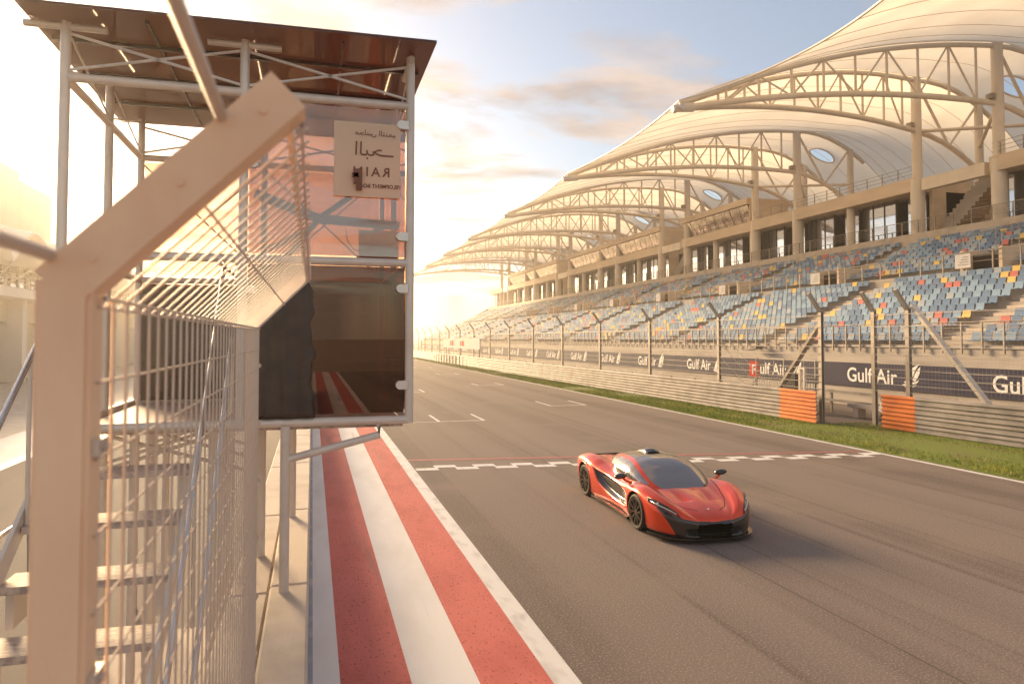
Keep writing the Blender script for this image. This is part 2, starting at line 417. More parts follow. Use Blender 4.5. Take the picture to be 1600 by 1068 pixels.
# ---------------------------------------------------------------- grass verge
def bar_x(y): return 18.8 - 0.026 * max(0, min(y, 90) - 23.3)
def verge():
    b = MB()
    ys = list(np.linspace(-20, 24, 12)) + list(np.linspace(28, 240, 40))
    vs = []
    for y in ys:
        xr = 21.2 if y < 23 else bar_x(y) + .2
        vs += [(15.92, y, .012), ((15.92 + xr) / 2, y, .05), (xr, y, .03)]
    fs = []
    for i in range(len(ys) - 1):
        for k in (0, 1):
            a = 3 * i + k; fs.append((a, a + 1, a + 4, a + 3))
    b.add(vs, fs)
    tag(b.build('grass_verge', M['grass_soil']), kind='structure')
    n = 90000
    u = RNG.random(n)
    y = 9 + 120 * u ** 1.9
    xr = np.where(y < 23.5, 21.0, 18.8 - 0.026 * np.clip(np.minimum(y, 90) - 23.3, 0, None)) - .05
    x = 15.98 + (xr - 15.98) * RNG.random(n)
    # bare worn patches
    keep = (np.sin(x * 1.7 + y * .31) + np.sin(y * .9 - x * .6) + 1.2 * np.sin(y * .23 + 1.3) + RNG.normal(0, .7, n)) > -1.3
    x, y = x[keep], y[keep]; n = len(x)
    sc = np.clip(y / 28, .7, 3.0)
    h = (.04 + .075 * RNG.random(n)) * sc ** .5; w = .013 * sc
    a = RNG.random(n) * 2 * np.pi; lx = RNG.normal(0, .03, n); ly = RNG.normal(0, .03, n)
    v = np.zeros((n, 3, 3))
    v[:, 0] = np.stack([x - w * np.cos(a), y - w * np.sin(a), np.full(n, .02)], 1)
    v[:, 1] = np.stack([x + w * np.cos(a), y + w * np.sin(a), np.full(n, .02)], 1)
    v[:, 2] = np.stack([x + lx, y + ly, .02 + h], 1)
    me = bpy.data.meshes.new('grass')
    me.vertices.add(3 * n); me.vertices.foreach_set('co', v.ravel())
    me.loops.add(3 * n); me.loops.foreach_set('vertex_index', np.arange(3 * n))
    me.polygons.add(n); me.polygons.foreach_set('loop_start', np.arange(0, 3 * n, 3)); me.polygons.foreach_set('loop_total', np.full(n, 3))
    me.materials.append(M['grass']); me.update(calc_edges=True)
    tag(link('grass', me), 'short green grass between the track edge and guard rail', 'grass', kind='stuff')
verge()

# ================================================================== GUARD RAILS AND TRACKSIDE FENCE
def wbeam_profile(z):
    # W-beam outline (offset towards the track, height)
    return [(0, z - .155), (-.03, z - .15), (-.075, z - .105), (-.075, z - .065), (-.02, z - .02), (-.02, z + .02), (-.075, z + .065), (-.075, z + .105), (-.03, z + .15), (0, z + .155)]

def guard_rail(name, label, path, levels, orange_span, post_step):
    t = thing(name, label, 'guard rail', (path[0][0], path[0][1], 0))
    def seg(pts, z):
        b = MB(); pr = wbeam_profile(z); n = len(pr)
        vs = []
        for (x, y) in pts:
            vs += [(x + dx, y, zz) for dx, zz in pr] + [(x + dx + .006, y, zz) for dx, zz in pr]
        fs = []
        for i in range(len(pts) - 1):
            o, q = 2 * n * i, 2 * n * (i + 1)
            for k in range(n - 1):
                fs += [(o + k, o + k + 1, q + k + 1, q + k), (o + n + k + 1, o + n + k, q + n + k, q + n + k + 1)]
        for o in (0, 2 * n * (len(pts) - 1)):
            for k in range(n - 1): fs.append((o + k, o + n + k, o + n + k + 1, o + k + 1))
        b.add(vs, fs); return b
    for z in levels:
        # split in beam lengths so joints read
        ys0, ys1 = path[0][1], path[-1][1]
        y = ys0
        L = 4.0
        def px_at(yy):
            for (xa, ya), (xb, yb) in zip(path[:-1], path[1:]):
                if ya <= yy <= yb + 1e-6: return xa + (xb - xa) * (yy - ya) / (yb - ya)
            return path[-1][0]
        while y < ys1 - .1:
            ye = min(y + L, ys1)
            if y > 75: ye = min(y + 40, ys1)
            for cut in orange_span:
                if y + .05 < cut < ye - .05: ye = cut
            isor = orange_span[0] <= (y + ye) / 2 <= orange_span[1]
            off = .004 if int(round(y)) % 8 < 4 else 0
            seg([(px_at(y) + off, y), (px_at(ye) + off, ye)], z).build('orange_rail_beam' if isor else 'rail_beam', M['orange'] if isor else M['galv'], t, auto=35)
            y = ye
    post = None
    y = path[0][1] + .3
    while y < min(path[-1][1], 150):
        x = px_at(y)
        if post is None:
            post = P('rail_post', M['galv_dull'], t, lambda b: b.box(x + .012, x + .13, y - .06, y + .06, -.02, levels[-1] + .12)); px0, py0 = x, y
        else:
            copy_part(post, 'rail_post', t, (x - px0, y - py0, 0))
        y += post_step
    return t
LV = (0.17, 0.485, 0.80, 1.115)
guard_rail('guard_rail', 'long four-beam galvanised guard rail with orange end beside the fence opening', [(bar_x(23.6), 23.6), (bar_x(90), 90), (bar_x(90), 260)], LV, (23.0, 25.75), 2.0)
guard_rail('guard_rail', 'short galvanised guard rail at the frame edge starting with orange beams', [(21.25, 6.0), (20.35, 17.8), (20.2, 21.8)], LV, (20.35, 22.5), 2.0)

# a lower single rail behind, along the service road
def back_rail():
    t = thing('service_road_rail', 'low double pipe rail along the service road behind the guard rail', 'rail', (22.6, 27, 0))
    for z in (.55, .95):
        P('pipe_rail', M['galv'], t, lambda b: b.box(22.55, 22.62, 18, 200, z - .06, z + .06))
    p0 = None
    for y in np.arange(18.5, 130, 3.0):
        if p0 is None: p0 = P('rail_post', M['galv_dull'], t, lambda b: b.box(22.63, 22.72, y - .05, y + .05, -.02, 1.02)); y0 = y
        else: copy_part(p0, 'rail_post', t, (0, y - y0, 0))
back_rail()

def fence_post_geo(b, x, y, zt=4.35, w=.13, tip=(-.55, .72)):
    # I-shaped post with an arm bent towards the track
    b.box(x - w / 2, x - w / 2 + .025, y - .085, y + .085, -.02, zt)
    b.box(x + w / 2 - .025, x + w / 2, y - .085, y + .085, -.02, zt + .07)
    b.box(x - w / 2 + .025, x + w / 2 - .025, y - .02, y + .02, -.02, zt)
def fence_arm_geo(b, x, y, zt=4.35, w=.13, tip=(-.55, .72)):
    b.beam((x, y, zt - .02), (x + tip[0], y, zt + tip[1]), .16, .11, up=(1, 0, .6))

def mesh_net(b, xf, y0, y1, zs, dy, r, zrange):
    # thin wires: horizontals and uprights as three-sided bars
    for z in zs:
        n = max(1, int((y1 - y0) / 7))
        pts = [(xf(y0 + (y1 - y0) * i / n), y0 + (y1 - y0) * i / n, z) for i in range(n + 1)]
        b.tube(pts, r, 3, cap=False)
    for y in np.arange(y0, y1, dy):
        b.tube([(xf(y), y, zrange[0]), (xf(y), y, zrange[1])], r * .7, 3, cap=False)

def trackside_fence(label, xf, ys, y0, y1, braces, net_to):
    t = thing('trackside_fence', label, 'fence', (xf(y0), y0, 0))
    post = arm = None
    for y in ys:
        x = xf(y)
        if post is None:
            post = P('fence_post', M['galv_dull'], t, lambda b: fence_post_geo(b, x, y)); bx, by = x, y
            arm = P('bent_arm', M['galv_dull'], post, lambda b: fence_arm_geo(b, x, y))
        else:
            q = copy_part(post, 'fence_post', t, (x - bx, y - by, 0))
            a = bpy.data.objects.new('bent_arm', arm.data); COL.objects.link(a); a.parent = q
    for z in (1.35, 1.62, 1.89, 2.16, 2.43, 2.70, 3.0, 3.35, 3.75, 4.2):
        def f(b):
            n = max(2, int((y1 - y0) / 3.5)); pts = []
            for i in range(n + 1):
                y = y0 + (y1 - y0) * i / n
                pts.append((xf(y) - .08, y, z + .012 * math.sin(i * 2.3 + z * 5)))
            b.tube(pts, .015, 4)
        P('tension_cable', M['galv'], t, f)
    nb = MB()
    yy = min(y1, net_to)
    mesh_net(nb, lambda y: xf(y) - .06, y0, yy, np.arange(1.3, 4.3, .15), .15, .0035, (1.25, 4.3))
    tag(nb.build('wire_mesh', M['galv'], t), kind='stuff')
    for (ya, za, yb, zb) in braces:
        P('brace', M['cream_steel'] if ya < 23 else M['galv_dull'], t, lambda b: b.beam((xf(ya) + .12, ya, za), (xf(ya) + .35, yb, zb), .12, .22, up=(1, 0, 0)))
    return t
fx = lambda y: bar_x(y) + .35
trackside_fence('long trackside debris fence with bent posts in front of the grandstand', fx, [23.75 + 7.0 * k for k in range(26)], 23.75, 198.75,
                [(23.9, 3.9, 26.9, 1.1)], 80)
trackside_fence('short debris fence with cream diagonal brace at the frame edge', lambda y: 20.72, [22.75, 21.1, 14.1], 7, 22.75, [(21.0, 4.5, 17.9, .75)], 23)

# guy ropes and a far advertising board on the fence line
def far_board():
    t = thing('trackside_billboard', 'long white board with two red marks on the distant fence', 'billboard', (bar_x(86), 86, 0))
    x = bar_x(86) + .1
    P('board', M['sign_white'], t, lambda b: b.box(x, x + .12, 75, 97, 2.15, 3.35))
    for y in (84.5, 91.0):
        P('red_mark', M['sign_red'], t, lambda b: (b.box(x - .012, x - .002, y - 1.3, y - .15, 2.45, 3.05), b.prism([(x - .012, y + .2), (x - .002, y + .2), (x - .002, y + .9), (x - .012, y + .9)], 2.45, 3.05)))
    for y in (76, 86, 96):
        P('board_post', M['galv_dull'], t, lambda b: b.box(x + .13, x + .25, y - .06, y + .06, -.02, 3.3))
far_board()

# marshal post: gate, cabinet, F board
def marshal_post():
    t = thing('marshal_gate', 'low barred marshal gate standing behind the guard rail near the letter board', 'gate', (21.6, 29, 0))
    for y in (27.2, 29.4, 31.6):
        P('gate_post', M['galv'], t, lambda b: b.box(21.57, 21.63, y - .03, y + .03, -.02, 2.35))
    for z in (.35, 1.55, 2.32):
        P('gate_rail', M['galv'], t, lambda b: b.box(21.64, 21.68, 27.2, 31.6, z - .03, z + .03))
    for y in np.arange(27.35, 31.5, .2):
        P('gate_bar', M['galv'], t, lambda b: b.tube([(21.60, y, .3), (21.60, y, 1.6)], .012, 5))
    for y in (28.0, 28.6, 30.2, 30.9):
        P('gate_bar', M['galv'], t, lambda b: b.tube([(21.60, y, 1.58), (21.60, y, 2.3)], .015, 5))
    c = thing('equipment_cabinet', 'dark equipment cabinet strapped in a steel frame behind the guard rail', 'cabinet', (21.1, 27.7, 0))
    P('cabinet_body', M['dark_room'], c, lambda b: b.box(20.95, 21.3, 27.75, 28.5, .95, 1.75))
    for y in (27.2, 27.5):
        P('frame_upright', M['cream_steel'], c, lambda b: b.box(20.98, 21.08, y - .06, y + .06, .3, 1.95))
    P('cabinet_stand', M['cream_steel'], c, lambda b: b.box(20.9, 21.4, 26.9, 28.6, -.02, .95))
    P('frame_top', M['cream_steel'], c, lambda b: b.box(20.98, 21.08, 27.14, 27.56, 1.953, 2.03))
    s = thing('letter_board', 'small red square board with a white letter F on the hoarding', 'sign', (21.7, 32, 1.7))
    P('board', M['sign_red'], s, lambda b: b.box(21.75, 21.79, 31.65, 32.45, 1.35, 2.15))
    P('board_post', M['galv_dull'], s, lambda b: b.box(21.80, 21.86, 32.02, 32.08, -.02, 2.1))
    me = text_mesh('F', .72, M['letter_white'], .012)
    o = link('letter', me, s); o.matrix_basis = Matrix.Translation((21.742, 32.22, 1.5)) @ Matrix.Rotation(R(-90), 4, 'Z') @ Matrix.Rotation(R(90), 4, 'X')
    b_ = thing('tyre_bench', 'low concrete bench block standing in the fence opening', 'bench', (22.0, 25, 0))
    P('bench_top', M['concrete'], b_, lambda b: b.box(21.9, 22.4, 22.6, 25.6, .42, .56))
    for y in (22.9, 25.2): P('bench_leg', M['dark_concrete'], b_, lambda b: b.box(21.95, 22.35, y - .15, y + .15, -.02, .42))
    n = thing('paper_notice', 'white paper sheet hanging tilted from the post at the fence opening', 'notice', (20.6, 22.4, .8))
    def f(b):
        a = R(18); c, s_ = math.cos(a), math.sin(a); pts = []
        for (u, v) in ((-.17, -.25), (.17, -.25), (.17, .25), (-.17, .25)):
            pts.append((20.55, 22.15 + c * u - s_ * v, .78 + s_ * u + c * v))
        b.add(pts + [(x + .004, y, z) for x, y, z in pts], [(0, 1, 2, 3), (7, 6, 5, 4), (0, 4, 5, 1), (1, 5, 6, 2), (2, 6, 7, 3), (3, 7, 4, 0)])
    P('sheet', M['sign_white'], n, f)
    P('cord', M['galv_dull'], n, lambda b: b.tube([(20.56, 22.2, 1.02), (20.66, 22.6, 1.35)], .006, 4))
marshal_post()

def wall_lamp():
    t = thing('wall_floodlight', 'small dark floodlight fixed to the stand wall above the hoardings', 'floodlight', (25.8, 37.4, 2.7))
    P('lamp_housing', M['frame_dark'], t, lambda b: b.add([(25.3, 37.0, 2.72), (25.3, 38.1, 2.60), (25.3, 37.1, 2.9), (25.75, 37.0, 2.72), (25.75, 38.1, 2.60), (25.75, 37.1, 2.9)], [(0, 1, 2), (5, 4, 3), (0, 3, 4, 1), (1, 4, 5, 2), (2, 5, 3, 0)]))
    P('bracket', M['frame_dark'], t, lambda b: b.tube([(25.7, 37.2, 2.8), (26.02, 37.2, 2.8)], .04, 6))
    for k, (ya, za, yb) in enumerate(((31.0, 4.0, 27.2), (31.0, 3.3, 27.8), (31.0, 2.6, 28.6))):
        g = thing('guy_rope', '%s of three slack guy ropes tied to the second fence post' % ('topmost', 'middle', 'lowest')[k], 'rope', (19.1, ya, za), 'guy ropes on the fence')
        P('rope', M['cream_steel'], g, lambda b: b.tube([(fx(ya) + .05, ya, za), (fx(ya) + .6, (ya + yb) / 2, za * .52), (fx(ya) + 1.1, yb, .3)], .012, 5))
wall_lamp()

# ================================================================== HOARDINGS ON THE STAND WALL
def falcon(b, s=1.0):
    # bird emblem: swept feathers over a hooked body, drawn in the local XY plane
    def poly(pts): 
        n = len(pts); b.add([(x * s, y * s, 0) for x, y in pts] + [(x * s, y * s, .006) for x, y in pts],
                            [tuple(range(n))] + [tuple(range(2 * n - 1, n - 1, -1))] + [(i, n + i, n + (i + 1) % n, (i + 1) % n) for i in range(n)])
    poly([(.10, .28), (.22, .62), (.46, .92), (.80, 1.12), (.62, .86), (.50, .58), (.40, .34), (.28, .22)])
    poly([(.44, .32), (.56, .60), (.70, .84), (.84, .98), (.80, .66), (.68, .40), (.56, .26)])
    poly([(-.02, .20), (.10, .26), (.30, .19), (.56, .24), (.78, .34), (.66, .18), (.42, .10), (.18, .10)])
    poly([(-.10, .06), (.06, .12), (.24, .05), (.50, .06), (.66, .12), (.50, -.02), (.24, -.06), (.04, -.02)])
def hoardings():
    txt = text_mesh('Gulf Air', .98, M['letter_white'], .014)
    fb = MB(); falcon(fb, .92); fb.v = [(x * 1.2, y, z) for x, y, z in fb.v]; fme = fb.mesh('emblem', M['letter_white'])
    n = 20
    for k in range(n):
        ys = 30.3 + 8.0 * (k - 1)      # text start
        y0, y1 = ys - 6.3, ys + 1.7
        lab = 'navy hoarding with white lettering and bird emblem, %s from the frame edge' % ORD[k]
        t = thing('advertising_hoarding', lab, 'hoarding', (25.95, (y0 + y1) / 2, .95), 'navy hoardings on the grandstand wall')
        P('panel', M['navy'], t, lambda b: b.box(25.92, 25.985, y0 + .006, y1 - .006, .95, 2.12))
        rot = Matrix.Rotation(R(-90), 4, 'Z') @ Matrix.Rotation(R(90), 4, 'X')
        o = link('lettering', txt, t); o.matrix_basis = Matrix.Translation((25.912, ys, 1.20)) @ rot
        o = link('bird_emblem', fme, t); o.matrix_basis = Matrix.Translation((25.912, ys - 3.62, 1.16)) @ rot
hoardings()

# ================================================================== GRANDSTAND
GY0, GY1 = 8.0, 178.0
ROW_D, ROW_H = 0.80, 0.35
LX, LZ, LN = 26.3, 2.9, 11
UX, UZ, UN = 36.0, 7.15, 9
AISLES = [25.0 + 12.4 * k - 12.4 for k in range(14)]
gs = thing('grandstand', 'long concrete grandstand with two tiers of blue seats opposite the pits', 'grandstand', (35, 93, 0))
def build_stand():
    w0 = None
    for k in range(int((GY1 - GY0) / 8.0) + 1):
        y = GY0 + 8.0 * k
        ye = min(y + 8.0, GY1)
        if ye - y < 8: continue
        if w0 is None: w0 = P('wall_panel', M['concrete'], gs, lambda b: b.box(26.0, 26.3, y + .01, ye - .01, -.02, LZ)); yb = y
        else: copy_part(w0, 'wall_panel', gs, (0, y - yb, 0))
    P('wall_coping', M['concrete'], gs, lambda b: b.box(25.94, 26.3, GY0, GY1, LZ + .003, LZ + .12))
    for k in range(LN):
        P('tier_step', M['concrete'], gs, lambda b: b.box(LX + ROW_D * k, LX + ROW_D * (k + 1) - .001, GY0, GY1, LZ + ROW_H * (k - 1) + (.001 if k else -2), LZ + ROW_H * k))
    xm = LX + ROW_D * LN
    P('middle_wall', M['concrete'], gs, lambda b: b.box(xm, UX - .002, GY0, GY1, LZ + ROW_H * (LN - 1) - 1, UZ - .05))
    for k in range(UN):
        P('tier_step', M['concrete'], gs, lambda b: b.box(UX + ROW_D * k, UX + ROW_D * (k + 1) - .001, GY0, GY1, UZ + ROW_H * (k - 1) - .3, UZ + ROW_H * k))
    xb = UX + ROW_D * UN
    P('terrace_parapet', M['cream_concrete'], gs, lambda b: b.box(xb, xb + .25, GY0, GY1, UZ + ROW_H * (UN - 1) - .3, 11.15))
    P('terrace_floor', M['concrete'], gs, lambda b: b.box(xb + .252, 48, GY0, GY1, 10.7, 11.05))
    P('end_wall', M['concrete'], gs, lambda b: b.add([(26.0, GY1, -.02), (48, GY1, -.02), (48, GY1, 11.0), (xb, GY1, 11.0), (UX, GY1, 7.0), (xm, GY1, 6.5), (26, GY1, 2.9),
                                                      (26.0, GY1 + .3, -.02), (48, GY1 + .3, -.02), (48, GY1 + .3, 11.0), (xb, GY1 + .3, 11.0), (UX, GY1 + .3, 7.0), (xm, GY1 + .3, 6.5), (26, GY1 + .3, 2.9)],
                                                     [tuple(range(6, -1, -1)), tuple(range(7, 14))] + [(i, (i + 1) % 7, 7 + (i + 1) % 7, 7 + i) for i in range(7)]))
    # aisle half steps in the lower tier, vomitories with side walls in the upper
    a0 = v0 = None
    for ya in AISLES:
        if ya > 120: break
        if a0 is None:
            def f(b):
                for k in range(1, LN):
                    b.box(LX + ROW_D * k - .38, LX + ROW_D * k - .002, ya - .6, ya + .6, LZ + ROW_H * (k - 1) + .002, LZ + ROW_H * (k - .5))
            a0 = P('aisle_steps', M['cream_concrete'], gs, f); yb2 = ya
        else: copy_part(a0, 'aisle_steps', gs, (0, ya - yb2, 0))
        yv = ya + 6.2
        if v0 is None:
            yv0 = yv; v0 = []
            for sd in (-1.2, 1.2):
                v0.append((P('vomitory_wall', M['dark_concrete'], gs, lambda b: b.box(UX - .35, UX + 3.6, yv + sd - .1, yv + sd + .1, UZ - .3, UZ + 1.15)), 'vomitory_wall'))
                v0.append((P('vomitory_rail', M['galv_dull'], gs, lambda b: (b.tube([(UX - .3, yv + sd, UZ + 1.9), (UX + 3.6, yv + sd, UZ + 2.9)], .03, 5), [b.tube([(UX - .2 + 1.2 * i, yv + sd, UZ + 1.1), (UX - .2 + 1.2 * i, yv + sd, UZ + 1.93 + .3 * i)], .025, 5) for i in range(4)])), 'vomitory_rail'))
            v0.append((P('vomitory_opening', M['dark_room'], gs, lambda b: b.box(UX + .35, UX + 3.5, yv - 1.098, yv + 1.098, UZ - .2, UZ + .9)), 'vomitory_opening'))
        else:
            for src, nm in v0: copy_part(src, nm, gs, (0, yv - yv0, 0))
build_stand()

def railing(label, x, z0, z1, step, ymax, m, nr=3, drop=.35):
    t = thing('safety_railing', label, 'railing', (x, 60, z0))
    p0 = None
    for y in np.arange(16.0, ymax, step):
        if p0 is None: p0 = P('railing_post', m, t, lambda b: b.box(x - .04, x + .03, y - .03, y + .03, z0 - drop, z1)); y0 = y
        else: copy_part(p0, 'railing_post', t, (0, y - y0, 0))
    for i in range(nr):
        z = z1 + .03 - (z1 - z0) * .8 * i / nr
        P('railing_bar', m, t, lambda b: b.tube([(x, GY0 + .5, z), (x, GY1 - .5, z)], .028 if i == 0 else .014, 5))
    return t
railing('front safety railing on the wall below the lowest seat row', 25.88, 3.05, 3.95, 0.95, 110, M['galv_dull'])
railing('middle safety railing between the two tiers of seats', 35.6, UZ - .05, UZ + 1.0, 1.6, 150, M['galv_dull'], drop=0)
railing('upper terrace railing along the glazed lounges', 43.32, 11.15, 12.1, 1.5, 150, M['galv_dull'], 5, drop=0)

# seats --------------------------------------------------------------
def seat_mesh(m):
    prof = [(-.20, .33), (-.17, .37), (.10, .34), (.16, .39), (.20, .53), (.225, .69), (.25, .69), (.225, .52), (.19, .36), (.11, .31)]
    b = MB(); n = len(prof); W = [-.215, .215]
    vs = [(x, y, z) for y in W for x, z in prof]
    fs = [(i, (i + 1) % n, n + (i + 1) % n, n + i) for i in range(n)] + [tuple(range(n - 1, -1, -1)), tuple(range(n, 2 * n))]
    b.add(vs, fs)
    return b.mesh('seat', m)
def seats():
    cells = []
    rs = np.random.default_rng(3)
    for tier, (x0, z0, n) in enumerate(((LX, LZ, LN), (UX, UZ, UN))):
        for k in range(n):
            for y in np.arange(15.0, GY1 - .5, .52):
                if tier == 0 and min(abs(y - a) for a in AISLES) < 1.0: continue
                if tier == 1 and min(abs(y - a - 6.2) for a in AISLES) < (1.5 if k < 5 else .9): continue
                if rs.random() < .004: continue
                c = rs.choice(5, p=(.40, .37, .11, .06, .06) if tier == 0 else (.30, .36, .21, .07, .06))
                cells.append((x0 + ROW_D * k + .42, y, z0 + ROW_H * k, int(c)))
    # the 300 that show largest: nearest inside the view
    cp, sp = math.cos(R(15.557)), math.sin(R(15.557))
    def inview(c):
        d = c[0] * sp + c[1] * cp; l = c[0] * cp - c[1] * sp
        return l / d < .71
    vis = sorted([c for c in cells if inview(c)], key=lambda c: c[0] ** 2 + c[1] ** 2)
    near = set(vis[:300])
    meshes = [seat_mesh(m) for m in M['seat']]
    for c in vis[:300]:
        o = bpy.data.objects.new('seat', meshes[c[3]]); COL.objects.link(o)
        o.parent = gs; o.matrix_parent_inverse = gs.matrix_basis.inverted(); o.location = c[:3]
    rest = [c for c in cells if c not in near]
    src = meshes[0]
    v = np.zeros(len(src.vertices) * 3); src.vertices.foreach_get('co', v); v = v.reshape(-1, 3)
    pf = [tuple(p.vertices) for p in src.polygons]
    b = MB()
    for c in rest:
        o = len(b.v); b.v += [tuple(r) for r in (v + np.array(c[:3]))]
        b.f += [tuple(i + o for i in f) for f in pf]; b.mi += [c[3]] * len(pf)
    tag(b.build('seat_rows', M['seat'], gs), kind='stuff')
seats()

# white notice boards on the middle railing
for k, y in enumerate((32.2, 44.6, 57.0, 69.4, 81.8, 94.2)):
    t = thing('notice_board', 'white notice board on the middle stand railing, %s from the frame edge' % ORD[k], 'sign', (35.5, y, 7.2), 'white notices on the middle railing')
    P('board', M['sign_white'], t, lambda b: b.box(35.50, 35.53, y - .5, y + .5, 7.30, 8.10))
    P('printed_line', M['frame_dark'], t, lambda b: [b.box(35.492, 35.499, y - .36, y + .3 - .1 * i, 7.47 + .14 * i, 7.50 + .14 * i) for i in range(4)])

# ================================================================== LOUNGES
def lounge(idx, y0, y1, upper, label):
    t = thing('hospitality_block', label, 'building', (46, (y0 + y1) / 2, 11.05), 'hospitality blocks above the seats')
    X = 45.0
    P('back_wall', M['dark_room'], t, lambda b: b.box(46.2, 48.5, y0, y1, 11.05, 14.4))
    P('fascia', M['dark_concrete'], t, lambda b: b.box(43.55, 49, y0 + .3, y1 - .3, 14.42, 15.45))
    for y in (y0, y1 - .3): P('end_wall', M['dark_concrete'], t, lambda b: b.box(44.9, 48.9, y, y + .298, 11.06, 15.4))
    # bays of glazing between round columns
    nb = max(1, round((y1 - y0 - .6) / 6.8)); bw = (y1 - y0 - .6) / nb
    pane = None
    for i in range(nb):
        ya = y0 + .3 + bw * i
        # deep dark recess, then three tall panes, narrow dark door leaf
        sp = (bw - 1.0) / 5
        for j in range(5):
            yp = ya + .85 + sp * j
            setb = .55 if j < 2 else 0.0
            P('window_pane', M['window'], t, lambda b: b.box(X + setb, X + setb + .03, yp + .04, yp + sp - .04, 11.15, 14.36))
            P('window_mullion', M['frame_dark'], t, lambda b: b.box(X + setb - .05, X + setb + .08, yp - .038, yp + .038, 11.06, 14.4))
        P('glazing_rail', M['frame_dark'], t, lambda b: b.box(X - .03, X + .06, ya + .85 + 2 * sp + .04, ya + bw - .2, 11.055, 11.145))
        P('round_column', M['cream_steel'], t, lambda b: b.tube([(44.25, ya + .35, 11.05), (44.25, ya + .35, 14.43)], .33, 14), auto=40)
    def roof_rail(b):
        for z in (15.75, 16.05, 16.35): b.tube([(43.7, y0 + .4, z), (43.7, y1 - .4, z)], .022, 4)
        for y in np.arange(y0 + .4, y1 - .3, 1.6): b.box(43.67, 43.73, y - .025, y + .025, 15.45, 16.37)
    if upper:
        u0, u1 = upper
        P('upper_wall', M['dark_concrete'], t, lambda b: b.box(44.6, 48.6, u0 + .2, u1 - .2, 15.452, 17.35))
        n = max(3, int((u1 - u0) / 1.6)); w = (u1 - u0 - .5) / n
        for i in range(n):
            ya = u0 + .25 + w * i
            def f(b):
                b.add([(44.35, ya + .05, 15.5), (44.35, ya + w - .05, 15.5), (43.75, ya + w - .05, 17.3), (43.75, ya + .05, 17.3),
                       (44.39, ya + .05, 15.5), (44.39, ya + w - .05, 15.5), (43.79, ya + w - .05, 17.3), (43.79, ya + .05, 17.3)],
                      [(0, 3, 2, 1), (4, 5, 6, 7), (0, 1, 5, 4), (1, 2, 6, 5), (2, 3, 7, 6), (3, 0, 4, 7)])
            P('canted_pane', M['mirror_glass'], t, f)
        P('upper_roof', M['dark_concrete'], t, lambda b: b.box(43.5, 48.9, u0, u1, 17.36, 18.0))
        for y in (u0 + .02, u1 - .22): P('upper_cheek', M['dark_concrete'], t, lambda b: b.box(43.9, 48.5, y, y + .2, 15.453, 17.355))
        if u0 - y0 > 6 or y1 - u1 > 6: P('roof_railing', M['galv_dull'], t, roof_rail)
    else:
        P('roof_railing', M['galv_dull'], t, roof_rail)
    return t
lounge(0, 9.0, 37.6, None, 'glazed lounge block cut by the frame edge, nearest of the row')
lounge(1, 43.2, 79.2, (65.0, 79.0), 'glazed lounge block with railing on half its roof, second of the row')
lounge(2, 84.4, 120.3, (84.6, 120.0), 'glazed lounge block with full canted upper windows, third of the row')
lounge(3, 125.4, 160.0, (125.6, 159.8), 'small distant glazed lounge block, fourth of the row')
lounge(4, 165.0, 177.5, None, 'white end block at the far end of the lounge row')

def stair_flight(k, y0, y1):
    t = thing('stair_flight', 'concrete stair rising in the %s gap between lounge blocks' % ORD[k], 'stairs', (45, y0, 11.05), 'stairs between lounge blocks')
    P('lintel_beam', M['cream_steel'], t, lambda b: b.box(43.7, 44.3, y0 + .2, y1 - .2, 14.35, 15.25))
    n = 16; L = (y1 - y0 - .6)
    def f(b):
        for i in range(n):
            ya = y1 - .3 - L * (i + 1) / n
            b.box(45.6, 47.4, ya, ya + L / n, 11.05 + 4.2 * i / n - .25, 11.05 + 4.2 * (i + 1) / n)
    P('stair_steps', M['dark_concrete'], t, f)
    def g(b):
        for i in range(n):
            ya = y1 - .3 - L * (i + 1) / n
            b.box(45.45, 45.598, ya, ya + L / n, 11.05 + 4.2 * i / n - .35, 11.9 + 4.2 * (i + .8) / n)
    P('stair_balustrade', M['concrete'], t, g)
    P('back_wall', M['dark_concrete'], t, lambda b: b.box(48.0, 48.3, y0, y1, 11.05, 14.5))
for k, (a, c) in enumerate(((37.6, 43.2), (79.2, 84.4), (120.3, 125.4), (160.0, 165.0))): stair_flight(k, a, c)

# ================================================================== TENSILE ROOF
XC, XR = 44.0, 50.0
TIPX, TIPZ = 22.2, 17.8
def upper_pt(mid, s, t):      # t 0 tip .. 1 column .. 1.6 back edge
    if t <= 1:
        return Vector((TIPX + (XC - TIPX) * t, mid + s * 3.35 * t, TIPZ + .25 + (22.9 - TIPZ - .25) * t + 1.25 * 4 * t * (1 - t)))
    u = (t - 1) / .6
    return Vector((XC + 13 * u, mid + s * 3.35, 22.9 + 1.0 * u - 9.0 * u * u))
def lower_pt(mid, s, t):
    if t <= 1:
        return Vector((TIPX + (XC - TIPX) * t, mid + s * 3.35 * t, TIPZ + (19.0 - TIPZ) * t + .8 * 4 * t * (1 - t)))
    u = (t - 1) / .6
    return Vector((XC + 13 * u, mid + s * 3.35, 19.0 - 1.6 * u - 9.5 * u * u))

